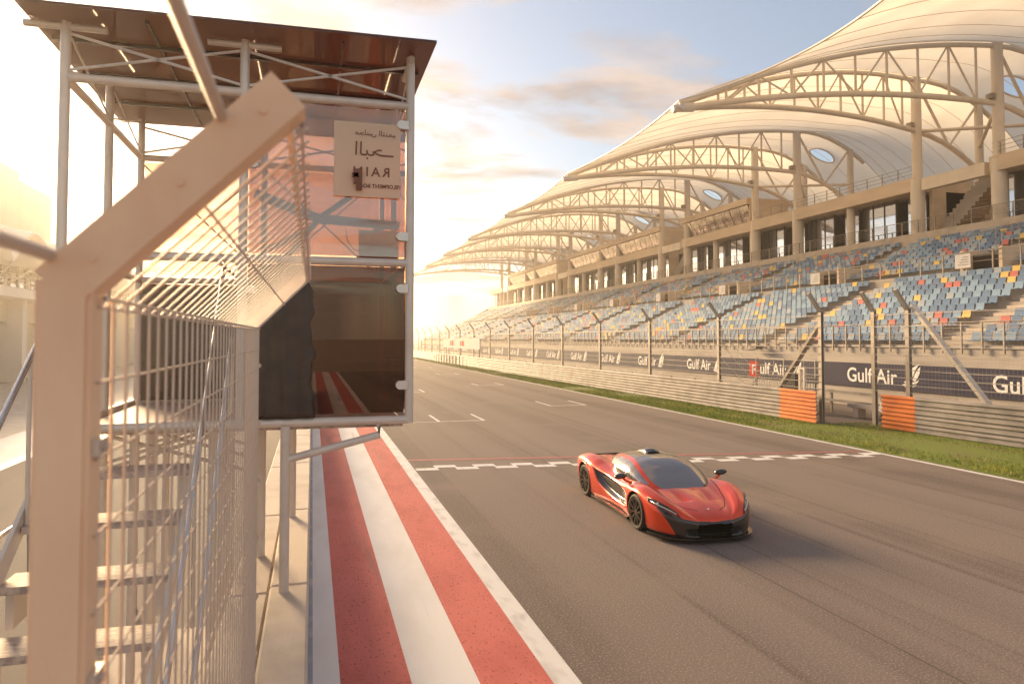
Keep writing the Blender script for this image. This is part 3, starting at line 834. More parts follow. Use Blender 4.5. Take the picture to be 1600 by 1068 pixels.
def canopy(k, mid, last):
    lab = 'cream tensile roof bay with twin bow trusses, %s from the frame edge' % ORD[k]
    t = thing('roof_canopy', lab, 'canopy', (XC, mid, 11.05), 'tensile roof bays over the grandstand')
    far = k > 4
    for s in (-1, 1):
        ym = mid + s * 3.35
        P('mast', M['cream_steel'], t, lambda b: (b.tube([(XC, ym, 11.05), (XC, ym, 15.3)], .50, 16), b.tube([(XC, ym, 15.3), (XC, ym, 23.1)], .36, 16)), auto=40)
        P('rear_mast', M['cream_steel'], t, lambda b: b.tube([(XR, ym, 11.05), (XR, ym, 21.6)], .30, 12), auto=40)
        tr = P('truss_upper_chord', M['cream_steel'], t, lambda b: b.tube([upper_pt(mid, s, q) for q in np.linspace(0, 1.35, 24)], .17, 10), auto=60)
        P('truss_lower_chord', M['cream_steel'], t, lambda b: b.tube([lower_pt(mid, s, q) for q in np.linspace(0, 1.28, 24)], .20, 10), auto=60)
        tn = [0.14, .24, .34, .44, .54, .64, .74, .84, .93]
        for i, q in enumerate(tn):
            P('truss_web', M['cream_steel'], t, lambda b: b.tube([upper_pt(mid, s, q), lower_pt(mid, s, q)], .085, 6), auto=60)
            if i + 1 < len(tn):
                a, c = (upper_pt, lower_pt) if i % 2 else (lower_pt, upper_pt)
                P('truss_web', M['cream_steel'], t, lambda b: b.tube([a(mid, s, q), c(mid, s, tn[i + 1])], .07, 6), auto=60)
        for (qa, qb) in ((1.0, 1.14), (1.27, 1.14)):
            P('truss_web', M['cream_steel'], t, lambda b: b.tube([upper_pt(mid, s, qa), lower_pt(mid, s, qb)], .11, 6), auto=60)
        # cross strut to the rear mast of the partner
        P('cross_strut', M['cream_steel'], t, lambda b: b.tube([lower_pt(mid, s, 1.0), Vector((XR, mid - s * 3.35, 18.2))], .13, 8), auto=60)
        lamp = P('floodlight', M['galv_dull'], t, lambda b: (b.box(XC - .75, XC - .45, ym - .25, ym + .25, 19.25, 19.6), b.box(XC - .46, XC - .34, ym - .05, ym + .05, 19.3, 19.45)))
    P('tip_node', M['cream_steel'], t, lambda b: (b.tube([(TIPX - .5, mid, TIPZ - .05), (TIPX + .9, mid, TIPZ + .2)], [.22, .34], 10), b.tube([(TIPX - .1, mid - .5, TIPZ), (TIPX - .1, mid + .5, TIPZ)], .16, 8)), auto=50)
    # membrane ---------------------------------------------------------
    def patch(fa, fb, sag, pull, ns, nt, hole=None, back=1.6):
        T = np.linspace(0, back, nt); S = np.linspace(0, 1, ns)
        vs = []
        for q in T:
            A, B = fa(q), fb(q)
            for w in S:
                p = A.lerp(B, w); k4 = 4 * w * (1 - w)
                p.z += .28 - sag * k4 * min(1, .08 + q)
                p.x += pull * k4 * max(0, 1 - q)
                vs.append(p)
        fs = []
        for i in range(nt - 1):
            for j in range(ns - 1):
                a = i * ns + j
                f = (a, a + 1, a + ns + 1, a + ns)
                if hole:
                    c = sum((vs[q] for q in f), Vector()) / 4
                    if ((c.x - hole[0]) / hole[2]) ** 2 + ((c.y - hole[1]) / hole[3]) ** 2 < 1: continue
                fs.append(f)
        return vs, fs, ns, nt
    def membrane(fa, fb, sag, pull, ns, nt, hole=None, seams=6):
        vs, fs, ns, nt = patch(fa, fb, sag, pull, ns, nt, hole)
        b = MB(); b.add(vs, fs); m = b.build('membrane', M['fabric'], t, smooth=True)
        b2 = MB()
        for j in range(0, ns, max(1, ns // seams)):
            pts = [vs[i * ns + j] - Vector((0, 0, .035)) for i in range(nt)]
            b2.tube(pts[::2] if len(pts) % 2 else pts, .022, 3, cap=False)
        b2.build('fabric_seam', M['seam'], m)
        eb = MB(); eb.tube([vs[j] for j in range(ns)], .07, 6); eb.build('edge_cable', M['cream_steel'], m)
    membrane(lambda q: upper_pt(mid, -1, q), lambda q: upper_pt(mid, 1, q), .12, 0, 25, 121, hole=(XR - .5, mid, 1.2, 1.0), seams=2)
    ring = []
    for a_ in np.linspace(0, 2 * math.pi, 33):
        x_, y_ = XR - .5 + 1.2 * math.cos(a_), mid + 1.0 * math.sin(a_)
        pz = upper_pt(mid, 1, 1 + .6 * (x_ - XC) / 13).z + .28 - .12
        ring.append((x_, y_, pz))
    P('opening_ring', M['cream_steel'], t, lambda b: b.tube(ring, .08, 8, cap=False), auto=60)
    if not last:
        m2 = mid + 20.6
        membrane(lambda q: upper_pt(mid, 1, q), lambda q: upper_pt(m2, -1, q), 1.7, 2.3 if k == 0 else .6, 25, 41, seams=8)
for k in range(8):
    canopy(k, 19.7 + 20.6 * k, k == 7)

# ================================================================== PIT BUILDING (beyond the pit lane)
def pit_building():
    t = thing('pit_building', 'pale pit building with garages and arched terrace canopies beyond the pit lane', 'building', (-24, 90, 0))
    Y0, Y1, n = 40.0, 144.0, 13
    bw = (Y1 - Y0) / n
    P('rear_wall', M['cream_wall'], t, lambda b: b.box(-30, -24.2, Y0, Y1, -.02, 11.0))
    P('terrace_slab', M['white_wall'], t, lambda b: b.box(-25.2, -20.6, Y0 - .3, Y1 + .3, 6.3, 7.0))
    P('upper_slab', M['white_wall'], t, lambda b: b.box(-25.2, -21.5, Y0 - .3, Y1 + .3, 10.95, 11.5))
    for k in range(n + 1):
        y = Y0 + bw * k
        P('garage_pier', M['white_wall'], t, lambda b: b.box(-24.2, -21.6, y - .45, y + .45, -.02, 6.3))
    for k in range(n):
        y = Y0 + bw * k
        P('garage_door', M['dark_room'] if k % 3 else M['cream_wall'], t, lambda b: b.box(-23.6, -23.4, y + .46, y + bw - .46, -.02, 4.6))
        P('garage_lintel', M['cream_wall'], t, lambda b: b.box(-23.7, -22.6, y + .46, y + bw - .46, 4.6, 6.29))
        w = P('window_pane', M['window'], t, lambda b: b.box(-24.19, -24.15, y + .6, y + bw - .6, 7.6, 10.4))
        P('window_frame', M['frame_dark'], w, lambda b: [b.box(-24.14, -24.06, yy - .05, yy + .05, 7.6, 10.4) for yy in np.linspace(y + .6, y + bw - .6, 5)])
        # arched terrace canopy
        def arch(b):
            pts = [(y + bw * q, 9.0 + 2.6 * math.sin(math.pi * q)) for q in np.linspace(0.02, .98, 11)]
            vs = []
            for yy, z in pts: vs += [(-24, yy, z), (-19.6, yy, z - .6), (-24, yy, z + .12), (-19.6, yy, z - .48)]
            fs = []
            for i in range(10):
                o = 4 * i
                fs += [(o, o + 4, o + 5, o + 1), (o + 2, o + 3, o + 7, o + 6), (o + 1, o + 5, o + 7, o + 3), (o, o + 2, o + 6, o + 4)]
            b.add(vs, fs)
        P('arched_canopy', M['white_wall'], t, arch, auto=40)
        P('canopy_strut', M['cream_steel'], t, lambda b: (b.tube([(-24, y + .4, 7.0), (-20, y + bw * .5, 10.6)], .09, 6), b.tube([(-24, y + bw - .4, 7.0), (-20, y + bw * .5, 10.6)], .09, 6)))
        if 54 < y < 75: P('tall_panel', M['cream_wall'], t, lambda b: b.box(-25.2, -24.9, y + .1, y + bw - .1, 11.52, 17.9 if k % 2 else 17.2))
    P('terrace_railing', M['galv_dull'], t, lambda b: [b.tube([(-20.7, Y0, z), (-20.7, Y1, z)], .03, 4) for z in (7.3, 7.6, 7.95)] + [b.box(-20.73, -20.67, yy - .03, yy + .03, 7.0, 7.95) for yy in np.arange(Y0, Y1, 2)])
pit_building()

# ================================================================== PIT WALL
def pit_wall():
    t = thing('pit_wall', 'cream concrete pit wall with block joints beside the red and white kerb', 'wall', (-.35, 20, 0))
    # blocks of the wall top, joints recessed
    edges = [-30, -12, -4.2, 0.4, 4.62, 7.12, 10.2, 14, 18, 22, 27, 32, 38, 44, 52, 60, 70, 85, 110, 150]
    for a, c in zip(edges[:-1], edges[1:]):
        P('coping_block', M['cream_concrete'], t, lambda b: bevel_box(b, -.36, -.012, a + .012, c - .012, .0, 1.0, .02))
        P('wall_block', M['cream_concrete'], t, lambda b: bevel_box(b, -.72, -.372, a + .012, c - .012, .0, .94, .02))
def bevel_box(b, x0, x1, y0, y1, z0, z1, r):
    # box with chamfered top edges
    b.add([(x0, y0, z0), (x1, y0, z0), (x1, y1, z0), (x0, y1, z0), (x0, y0, z1 - r), (x1, y0, z1 - r), (x1, y1, z1 - r), (x0, y1, z1 - r),
           (x0 + r, y0 + r, z1), (x1 - r, y0 + r, z1), (x1 - r, y1 - r, z1), (x0 + r, y1 - r, z1)],
          [(0, 3, 2, 1), (0, 1, 5, 4), (1, 2, 6, 5), (2, 3, 7, 6), (3, 0, 4, 7), (4, 5, 9, 8), (5, 6, 10, 9), (6, 7, 11, 10), (7, 4, 8, 11), (8, 9, 10, 11)])
pit_wall()

# ================================================================== PIT WALL FENCE (close to the camera)
def pit_fence():
    t = thing('pit_wall_fence', 'blurred cream mesh fence on the pit wall with posts bent over the track', 'fence', (-.39, 1.35, 1.0))
    X, ZB = -.39, 3.39
    TX, TZ = -.045, 3.74
    w = .082
    ys = (1.35, 5.12)
    for y in ys:
        def f(b):
            # rounded square tube
            for (x0, x1, y0, y1) in ((X - w / 2, X + w / 2, y - w / 2 + .008, y + w / 2 - .008), (X - w / 2 + .008, X + w / 2 - .008, y - w / 2, y + w / 2)):
                b.box(x0, x1, y0, y1, .95, ZB + .005)
        p = P('fence_post', M['post_cream'], t, f)
        P('bent_arm', M['post_cream'], p, lambda b: b.beam((X - .012, y, ZB - .01), (TX, y, TZ), w - .002, w, up=(-.7, 0, .7)))
        P('base_plate', M['post_cream'], p, lambda b: b.box(X - .09, X + .09, y - .09, y + .09, .942, .952))
    # mesh
    xf = X + w / 2 + .006
    def upright(b):
        for y in np.arange(ys[0] + .075, ys[1] + .02, .098): b.tube([(xf, y, 1.0), (xf, y, ZB - .02)], .0034, 5, cap=False)
        for z in np.arange(1.05, ZB - .02, .128): b.tube([(xf - .006, ys[0], z), (xf - .006, ys[1], z)], .003, 5, cap=False)
    P('wire_mesh', M['wire'], t, upright)
    d = Vector((TX - X, 0, TZ - ZB)); L = d.length; d.normalize(); nrm = Vector((d.z, 0, -d.x)) * (w / 2 + .006)
    base = Vector((X, 0, ZB)) + nrm
    def over(b):
        for y in np.arange(ys[0] + .075, ys[1] + .02, .098):
            a = base + Vector((0, y, 0)); b.tube([a, a + d * L], .003, 5, cap=False)
        for q in (.02, L * .5, L - .02):
            a = base + d * q + nrm * .1; b.tube([a + Vector((0, ys[0], 0)), a + Vector((0, ys[1], 0))], .0034, 5, cap=False)
    P('overhang_mesh', M['wire'], t, over)
    for y in ys:
        for z in np.arange(1.2, 3.3, .384):
            P('mesh_clip', M['wire'], t, lambda b: (b.box(X + w / 2, X + w / 2 + .012, y - .022, y + .034, z - .014, z + .014), b.tube([(X + w / 2 + .012, y + .006, z), (X + w / 2 + .019, y + .006, z)], .008, 6)))
        for q in (.12, .5, .88):
            c_ = Vector((X, y, ZB)) + d * (L * q)
            P('arm_bolt', M['post_cream'], t, lambda b: b.tube([c_ + Vector((0, -w / 2 - .004, 0)), c_ + Vector((0, -w / 2 + .01, 0))], .008, 6))
    # tension cables running on past the camera
    for (cx, cz) in ((X - .02, ZB + .055), (X + (TX - X) * .68, ZB + (TZ - ZB) * .68 + .065)):
        P('tension_cable', M['wire'], t, lambda b: b.tube([(cx, -.6, cz), (cx, ys[0], cz - .01)], .011, 8))
    P('end_strap', M['post_cream'], t, lambda b: b.beam((TX, ys[0], TZ - .03), (TX, ys[1], TZ - .03), .012, .05))
pit_fence()

# ================================================================== PIT WALL STAND
SY, SYB = 6.93, 9.80
def pit_stand():
    t = thing('pit_wall_stand', 'two-storey tube-framed pit wall stand with bronze glass and dark roof', 'timing stand', (-.6, 8.3, 1.0))
    S = M['stand_steel']
    XL, XM_, XRt = -2.08, -.62, .90
    r = .042
    for y in (SY, SYB):
        for x in (XL, XM_, XRt):
            P('stand_post', S, t, lambda b: b.tube([(x, y, 2.5 if x > -1 else .0), (x, y, 6.04)], r, 12), auto=50)
    P('stand_post', S, t, lambda b: b.tube([(XL, 8.34, .0), (XL, 8.34, 6.04)], r, 12), auto=50)
    P('stand_post', S, t, lambda b: b.tube([(XRt, 8.34, 2.5), (XRt, 8.34, 6.04)], r, 12), auto=50)
    for z in (5.56, 4.03, 2.53):
        for y in (SY, SYB):
            P('cross_beam', S, t, lambda b: b.tube([(XL, y, z), (XRt, y, z)], .040, 12), auto=50)
        for x in (XL, XRt):
            P('side_beam', S, t, lambda b: b.tube([(x, SY, z), (x, SYB, z)], .038, 12), auto=50)
    P('side_beam', S, t, lambda b: b.tube([(XM_, SY, 5.56), (XM_, SYB, 5.56)], .036, 12), auto=50)
    # roof support heads
    for x in (XL, XM_, XRt):
        P('roof_head', S, t, lambda b: b.tube([(x - .32, SY, 6.00), (x + .32, SY, 6.00)] if x < .5 else [(x, SY - .1, 6.00), (x, SY + .5, 6.00)], .03, 8), auto=50)
    # cross bracing rods, near, far and side faces
    for (y) in (SY, SYB):
        for (a, c) in ((XL, XM_), (XM_, XRt)):
            P('brace_rod', S, t, lambda b: b.tube([(a, y, 5.95), (c, y, 5.62)], .014, 6), auto=50)
            P('brace_rod', S, t, lambda b: b.tube([(a, y, 5.62), (c, y, 5.95)], .014, 6), auto=50)
    for x in (XL, XRt):
        for (a, c) in ((SY, 8.34), (8.34, SYB)):
            P('brace_rod', S, t, lambda b: b.tube([(x, a, 6.0), (x, c, 5.62)], .010, 6), auto=50)
            P('brace_rod', S, t, lambda b: b.tube([(x, a, 5.62), (x, c, 6.0)], .010, 6), auto=50)
    for (a, c) in ((XL, XM_), (XM_, XRt)):
        P('brace_rod', M['frame_dark'], t, lambda b: b.tube([(a, SYB, 5.5), (c, SYB, 4.1)], .010, 6))
        P('brace_rod', M['frame_dark'], t, lambda b: b.tube([(c, SYB, 5.5), (a, SYB, 4.1)], .010, 6))
    # roof: dark sheets with shallow ribs, and the wing over the stair
    rf = P('roof_panel', M['roof_sheet'], t, lambda b: b.prism([(1.09, 6.52), (1.09, 10.0), (-2.36, 10.0), (-2.36, 6.60)], 6.045, 6.07))
    for y in (7.3, 8.2, 9.1): P('roof_rib', M['roof_dark'], rf, lambda b: b.box(-2.3, 1.03, y - .02, y + .02, 6.01, 6.043))
    for x in (-1.4, .25): P('roof_rib', M['roof_dark'], rf, lambda b: b.box(x - .012, x + .012, 6.7, 9.9, 6.02, 6.042))
    # floor
    P('floor_deck', M['tread'], t, lambda b: b.box(XL + .05, XRt - .05, SY + .05, SYB - .05, 2.46, 2.51))
    # legs standing on the wall, and the raking strut
    P('leg', S, t, lambda b: b.tube([(-.23, SY, 1.0), (-.23, SY, 2.5)], .045, 12), auto=50)
    P('leg', S, t, lambda b: b.tube([(-.23, SYB, 1.0), (-.23, SYB, 2.5)], .045, 12), auto=50)
    P('leg', S, t, lambda b: b.tube([(-.52, 8.34, .94), (-.52, 8.34, 2.5)], .045, 12), auto=50)
    P('raking_strut', S, t, lambda b: b.tube([(-.23, SY, 2.19), (.62, SY, 2.39), (.62, SY, 2.51)], .036, 10), auto=60)
    P('raking_strut', S, t, lambda b: b.tube([(-.23, SYB, 2.19), (.62, SYB, 2.39), (.62, SYB, 2.51)], .036, 10), auto=60)
    # glass
    g = P('glass_pane', M['dark_glass'], t, lambda b: b.box(-.57, XRt - .05, SY - .006, SY + .006, 2.60, 3.985)); g["label"] = 'dark lower glass pane mirroring the kerb'
    g = P('glass_pane', M['bronze_glass'], t, lambda b: b.box(-.57, XRt - .05, SY - .006, SY + .006, 4.085, 5.50)); g["label"] = 'bronze upper glass pane'
    P('glass_pane', M['bronze_glass'], t, lambda b: b.box(XRt - .006, XRt + .006, SY + .06, 8.28, 2.60, 5.50))
    P('glass_pane', M['bronze_glass'], t, lambda b: b.box(XRt - .006, XRt + .006, 8.40, SYB - .06, 2.60, 5.50))
    P('glass_pane', M['dark_glass'], t, lambda b: b.box(XL + .05, XM_ - .06, SYB - .006, SYB + .006, 2.60, 3.985))
    P('glass_pane', M['clear_glass'], t, lambda b: b.box(XL + .05, XM_ - .06, SYB - .006, SYB + .006, 4.085, 5.50))
    P('glass_pane', M['dark_glass'], t, lambda b: b.box(XM_ + .06, XRt - .05, SYB - .006, SYB + .006, 2.60, 3.985))
    P('glass_pane', M['clear_glass'], t, lambda b: b.box(XM_ + .06, XRt - .05, SYB - .006, SYB + .006, 4.085, 5.50))
    P('lower_panel', M['roof_dark'], t, lambda b: b.box(XL + .06, XM_ + .55, SYB - .10, SYB - .06, 2.55, 3.95))
    P('counter_panel', M['roof_dark'], t, lambda b: b.box(XM_ + .06, .75, 8.6, 8.66, 2.55, 3.6))
    P('black_panel', M['black'], t, lambda b: b.box(XM_ + .06, .02, SY + .05, SY + .07, 2.56, 3.75))
    # clamps on the right-hand post
    for z in (5.36, 4.28, 3.78, 2.86):
        P('glass_clamp', M['clamp'], t, lambda b: (b.tube([(XRt - .09, SY - .06, z), (XRt - .09, SY + .03, z)], .042, 12), b.box(XRt - .09, XRt - .02, SY - .055, SY + .025, z - .041, z + .041)), auto=50)
    for z in (4.9, 3.75, 3.2):
        P('glass_clamp', M['clamp'], t, lambda b: (b.tube([(XM_ + .09, SY - .03, z), (XM_ + .09, SY + .03, z)], .035, 12), b.box(XM_ + .02, XM_ + .09, SY - .022, SY + .022, z - .034, z + .034)), auto=50)
    # guard rails of the upper deck
    for z in (4.03,):
        P('deck_rail', S, t, lambda b: b.tube([(XM_ - .25, SY + .5, z), (XM_ - .25, SYB, z)], .02, 8), auto=50)
    for (y) in (7.6, 8.4, 9.2):
        P('under_brace', S, t, lambda b: (b.tube([(XL, y, 2.45), (XM_, y, 2.0)], .018, 6), b.tube([(XM_, y, 2.45), (XL, y, 2.0)], .018, 6)))
        for x in (XL + .45, XM_ - .3): P('under_post', S, t, lambda b: b.tube([(x, y, .0), (x, y, 2.47)], .04, 10), auto=50)
pit_stand()

# panel standing in for a reflected sign, boom for a reflected lamp gantry, a monitor
def pit_stand_contents():
    s = thing('sign_reflection', 'cream panel on the upper glass pane imitating a mirrored sign reflection', 'sign', (.5, 6.89, 4.6))
    P('reflection_panel', M['sign_cream'], s, lambda b: b.box(.18, .80, 6.888, 6.900, 4.645, 5.355))
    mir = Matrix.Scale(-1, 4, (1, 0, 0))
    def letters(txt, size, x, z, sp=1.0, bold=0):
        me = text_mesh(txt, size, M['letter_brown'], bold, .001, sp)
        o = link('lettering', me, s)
        # mirrored like the reflection it imitates; x is the image-left end of the mirrored line
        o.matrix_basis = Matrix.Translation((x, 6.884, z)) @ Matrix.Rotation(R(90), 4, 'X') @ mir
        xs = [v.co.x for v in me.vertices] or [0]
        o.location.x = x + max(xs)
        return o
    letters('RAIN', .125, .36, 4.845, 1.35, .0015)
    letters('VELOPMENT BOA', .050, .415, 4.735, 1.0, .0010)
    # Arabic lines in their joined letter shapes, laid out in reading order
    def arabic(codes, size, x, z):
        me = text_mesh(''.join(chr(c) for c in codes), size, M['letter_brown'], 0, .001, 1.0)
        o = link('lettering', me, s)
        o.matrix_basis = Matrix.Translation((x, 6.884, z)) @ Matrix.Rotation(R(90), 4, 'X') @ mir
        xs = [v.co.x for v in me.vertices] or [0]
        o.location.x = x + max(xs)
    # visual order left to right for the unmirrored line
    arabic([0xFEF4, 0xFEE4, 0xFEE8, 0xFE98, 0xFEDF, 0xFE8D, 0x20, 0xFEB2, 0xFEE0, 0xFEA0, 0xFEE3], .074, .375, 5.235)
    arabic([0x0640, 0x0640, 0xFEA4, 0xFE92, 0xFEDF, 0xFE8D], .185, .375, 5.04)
    l = thing('gantry_reflection', 'dark boom and lamp head imitating a gantry reflected in the upper glass', 'lamp', (.2, 8.0, 4.0))  # added boom and lamp imitate a gantry reflected in the glass
    P('main_boom', M['frame_dark'], l, lambda b: b.tube([(-.55, 7.4, 4.72), (.05, 7.4, 4.50), (.85, 7.4, 4.46)], [.05, .05, .045], 8), auto=50)
    P('raking_arm', M['frame_dark'], l, lambda b: b.tube([(-.35, 7.4, 3.98), (.05, 7.4, 4.50), (.36, 7.4, 4.74)], .03, 8), auto=50)
    P('raking_arm', M['post_cream'], l, lambda b: b.tube([(-.42, 7.42, 4.18), (.02, 7.42, 4.44)], .028, 8), auto=50)
    P('reflected_lamp_head', M['letter_brown'], l, lambda b: (b.box(.36, .44, 6.84, 6.87, 4.76, 4.90), b.box(.345, .41, 6.84, 6.87, 4.82, 4.86), b.tube([(.41, 6.855, 4.70), (.41, 6.855, 4.76)], .03, 8)))
    mo = thing('monitor', 'dark flat monitor hanging inside the stand below the boom', 'monitor', (.6, 7.6, 4.2))
    P('screen_case', M['letter_brown'], mo, lambda b: b.box(.45, .86, 7.50, 7.56, 4.14, 4.42))
    P('hanger', M['frame_dark'], mo, lambda b: b.box(.6, .7, 7.53, 7.57, 4.42, 4.47))
    P('cable', M['black'], mo, lambda b: b.tube([(.32, 7.5, 4.42), (.34, 7.5, 4.3), (.40, 7.5, 4.22), (.46, 7.5, 4.20)], .006, 5))
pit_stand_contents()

def reflection_cover():  # added sheet that hides the fence post reflection in the lower glass
    t = thing('reflection_cover', 'black sheet added to hide a reflection over part of the stand lower glass', 'reflection_cover', (-.25, 6.88, 2.56))
    def f(b):
        rows = 26; cols = 20; vs = []
        for i in range(rows + 1):
            q = i / rows
            xr = .015 + .018 * math.sin(q * 17) + .014 * math.sin(q * 41 + 1) - .02 * q
            for j in range(cols + 1):
                w_ = j / cols; x = -.56 + (xr + .56) * w_
                top = 3.40 + .42 * w_
                z = 2.575 + (top - 2.575) * q
                y = 6.885 + .012 * math.sin(x * 38 + q * 3) + .006 * math.sin(x * 83)
                vs.append((x, y, z))
        n = len(vs)
        fs = [(i * (cols + 1) + j, i * (cols + 1) + j + 1, (i + 1) * (cols + 1) + j + 1, (i + 1) * (cols + 1) + j) for i in range(rows) for j in range(cols)]
        b.add(vs, fs)
    o = P('sheet', M['cover_sheet'], t, f, smooth=True)
    md = o.modifiers.new('thickness', 'SOLIDIFY'); md.thickness = .003
    for x in (-.5, -.3, -.05):
        P('tie', M['frame_dark'], t, lambda b: b.tube([(x, 6.875, 3.40 + .42 * (x + .56) / .575 - .03), (x, 6.87, 3.9)], .004, 5))
M['cover_sheet'] = vary(mat('black_cover_sheet', (0.030, 0.018, 0.014), 0.45), (0.05, 0.03, 0.022), 6)
reflection_cover()

# ================================================================== ACCESS STAIR
def access_stair():
    t = thing('access_stair', 'steel stair with chequered treads and bright handrails up to the stand', 'stairs', (-1.5, 5.5, 0))
    x0, x1 = -2.05, -.98
    N = 8
    for k in range(1, N + 1):
        yb = SY + .05 - .435 * k; z = 2.51 - .30 * k
        if z < .05: break
        P('tread', M['tread'], t, lambda b: (b.box(x0, x1, yb, yb + .34, z - .045, z), b.box(x0, x1, yb - .006, yb - .001, z - .05, z + .002)))
        for xx in (x0 + .04, x1 - .09): P('tread_bracket', M['stand_steel'], t, lambda b: b.box(xx, xx + .05, yb + .05, yb + .30, z - .30, z - .047))
    ye, ze = SY + .05 - .435 * 8, 2.51 - .3 * 8
    for x in (x0 - .03, x1 + .03):
        P('stringer', M['stand_steel'], t, lambda b: b.beam((x, SY + .1, 2.50), (x, ye, ze), .03, .16, up=(0, -.3, .43)))
    # handrails
    P('handrail', M['inox'], t, lambda b: b.tube([(-.86, 4.0, .18), (-.86, 4.96, 1.15), (-.86, 7.80, 4.12), (-.86, 8.05, 4.17), (-.86, 9.7, 4.17)], .022, 10), auto=60)
    P('handrail', M['inox'], t, lambda b: b.tube([(-.72, 4.0, .05), (-.72, 4.96, .95), (-.74, 7.3, 3.30), (-.74, 7.35, 2.55)], .020, 10), auto=60)
    P('handrail', M['inox'], t, lambda b: b.tube([(x0, 4.5, 1.75), (x0, 5.68, 2.73), (x0, 6.46, 3.37), (x0, 6.9, 3.45)], .022, 10), auto=60)
    P('midrail', M['inox'], t, lambda b: b.tube([(-2.25, 5.3, 1.80), (-2.25, 6.85, 1.83), (-2.25, 6.9, 1.2)], .018, 10), auto=60)
    for y, z in ((5.0, 1.2), (6.0, 2.2)):
        P('baluster', M['stand_steel'], t, lambda b: b.tube([(-.86, y, z - 1.1), (-.86, y, z)], .016, 8), auto=60)
    for y, z in ((4.7, 1.92), (6.2, 3.15)):
        P('baluster', M['stand_steel'], t, lambda b: b.tube([(x0, y, z - 1.3), (x0, y, z)], .016, 8), auto=60)
access_stair()

# ================================================================== SPORTS CAR
def pchip(xs, ys, xq):
    xs, ys = np.asarray(xs, float), np.asarray(ys, float)
    h = np.diff(xs); d = np.diff(ys) / h
    m = np.zeros(len(xs)); m[0], m[-1] = d[0], d[-1]
    for i in range(1, len(xs) - 1):
        if d[i - 1] * d[i] > 0:
            w1, w2 = 2 * h[i] + h[i - 1], h[i] + 2 * h[i - 1]
            m[i] = (w1 + w2) / (w1 / d[i - 1] + w2 / d[i])
    i = np.clip(np.searchsorted(xs, xq) - 1, 0, len(xs) - 2)
    t = (xq - xs[i]) / h[i]
    return ((2 * t**3 - 3 * t**2 + 1) * ys[i] + (t**3 - 2 * t**2 + t) * h[i] * m[i] + (-2 * t**3 + 3 * t**2) * ys[i + 1] + (t**3 - t**2) * h[i] * m[i + 1])

CAR = {}
CAR['paint'] = mat('orange_red_paint', (0.86, 0.062, 0.008), 0.30, 0.40, Coat_Weight=0.8, Coat_Roughness=0.02)
CAR['carbon'] = mat('gloss_carbon', (0.022, 0.017, 0.014), 0.18, 0.0, Coat_Weight=0.8, Coat_Roughness=0.04)
CAR['black'] = mat('car_satin_black', (0.018, 0.013, 0.011), 0.42)
CAR['matt'] = mat('car_grille_black', (0.006, 0.005, 0.005), 0.8)
CAR['glass'] = mat('car_dark_glass', (0.36, 0.32, 0.30), 0.05, 0.8)
CAR['sideglass'] = mat('car_side_glass', (0.36, 0.33, 0.32), 0.08, 0.85)
CAR['tyre'] = mat('tyre_rubber', (0.022, 0.018, 0.016), 0.75)
CAR['rim'] = mat('rim_dark_metal', (0.10, 0.08, 0.065), 0.32, 0.8)
CAR['disc'] = mat('brake_disc', (0.16, 0.14, 0.13), 0.35, 0.8)
CAR['caliper'] = mat('caliper_orange', (0.62, 0.24, 0.03), 0.4)
CAR['lamp'] = mat('lamp_lens', (0.05, 0.035, 0.03), 0.10, 0.2, Coat_Weight=1.0)
CAR['led'] = mat('lamp_led', (0.75, 0.68, 0.6), 0.2, 0.3)
CAR['seam'] = mat('panel_gap', (0.06, 0.012, 0.008), 0.8)

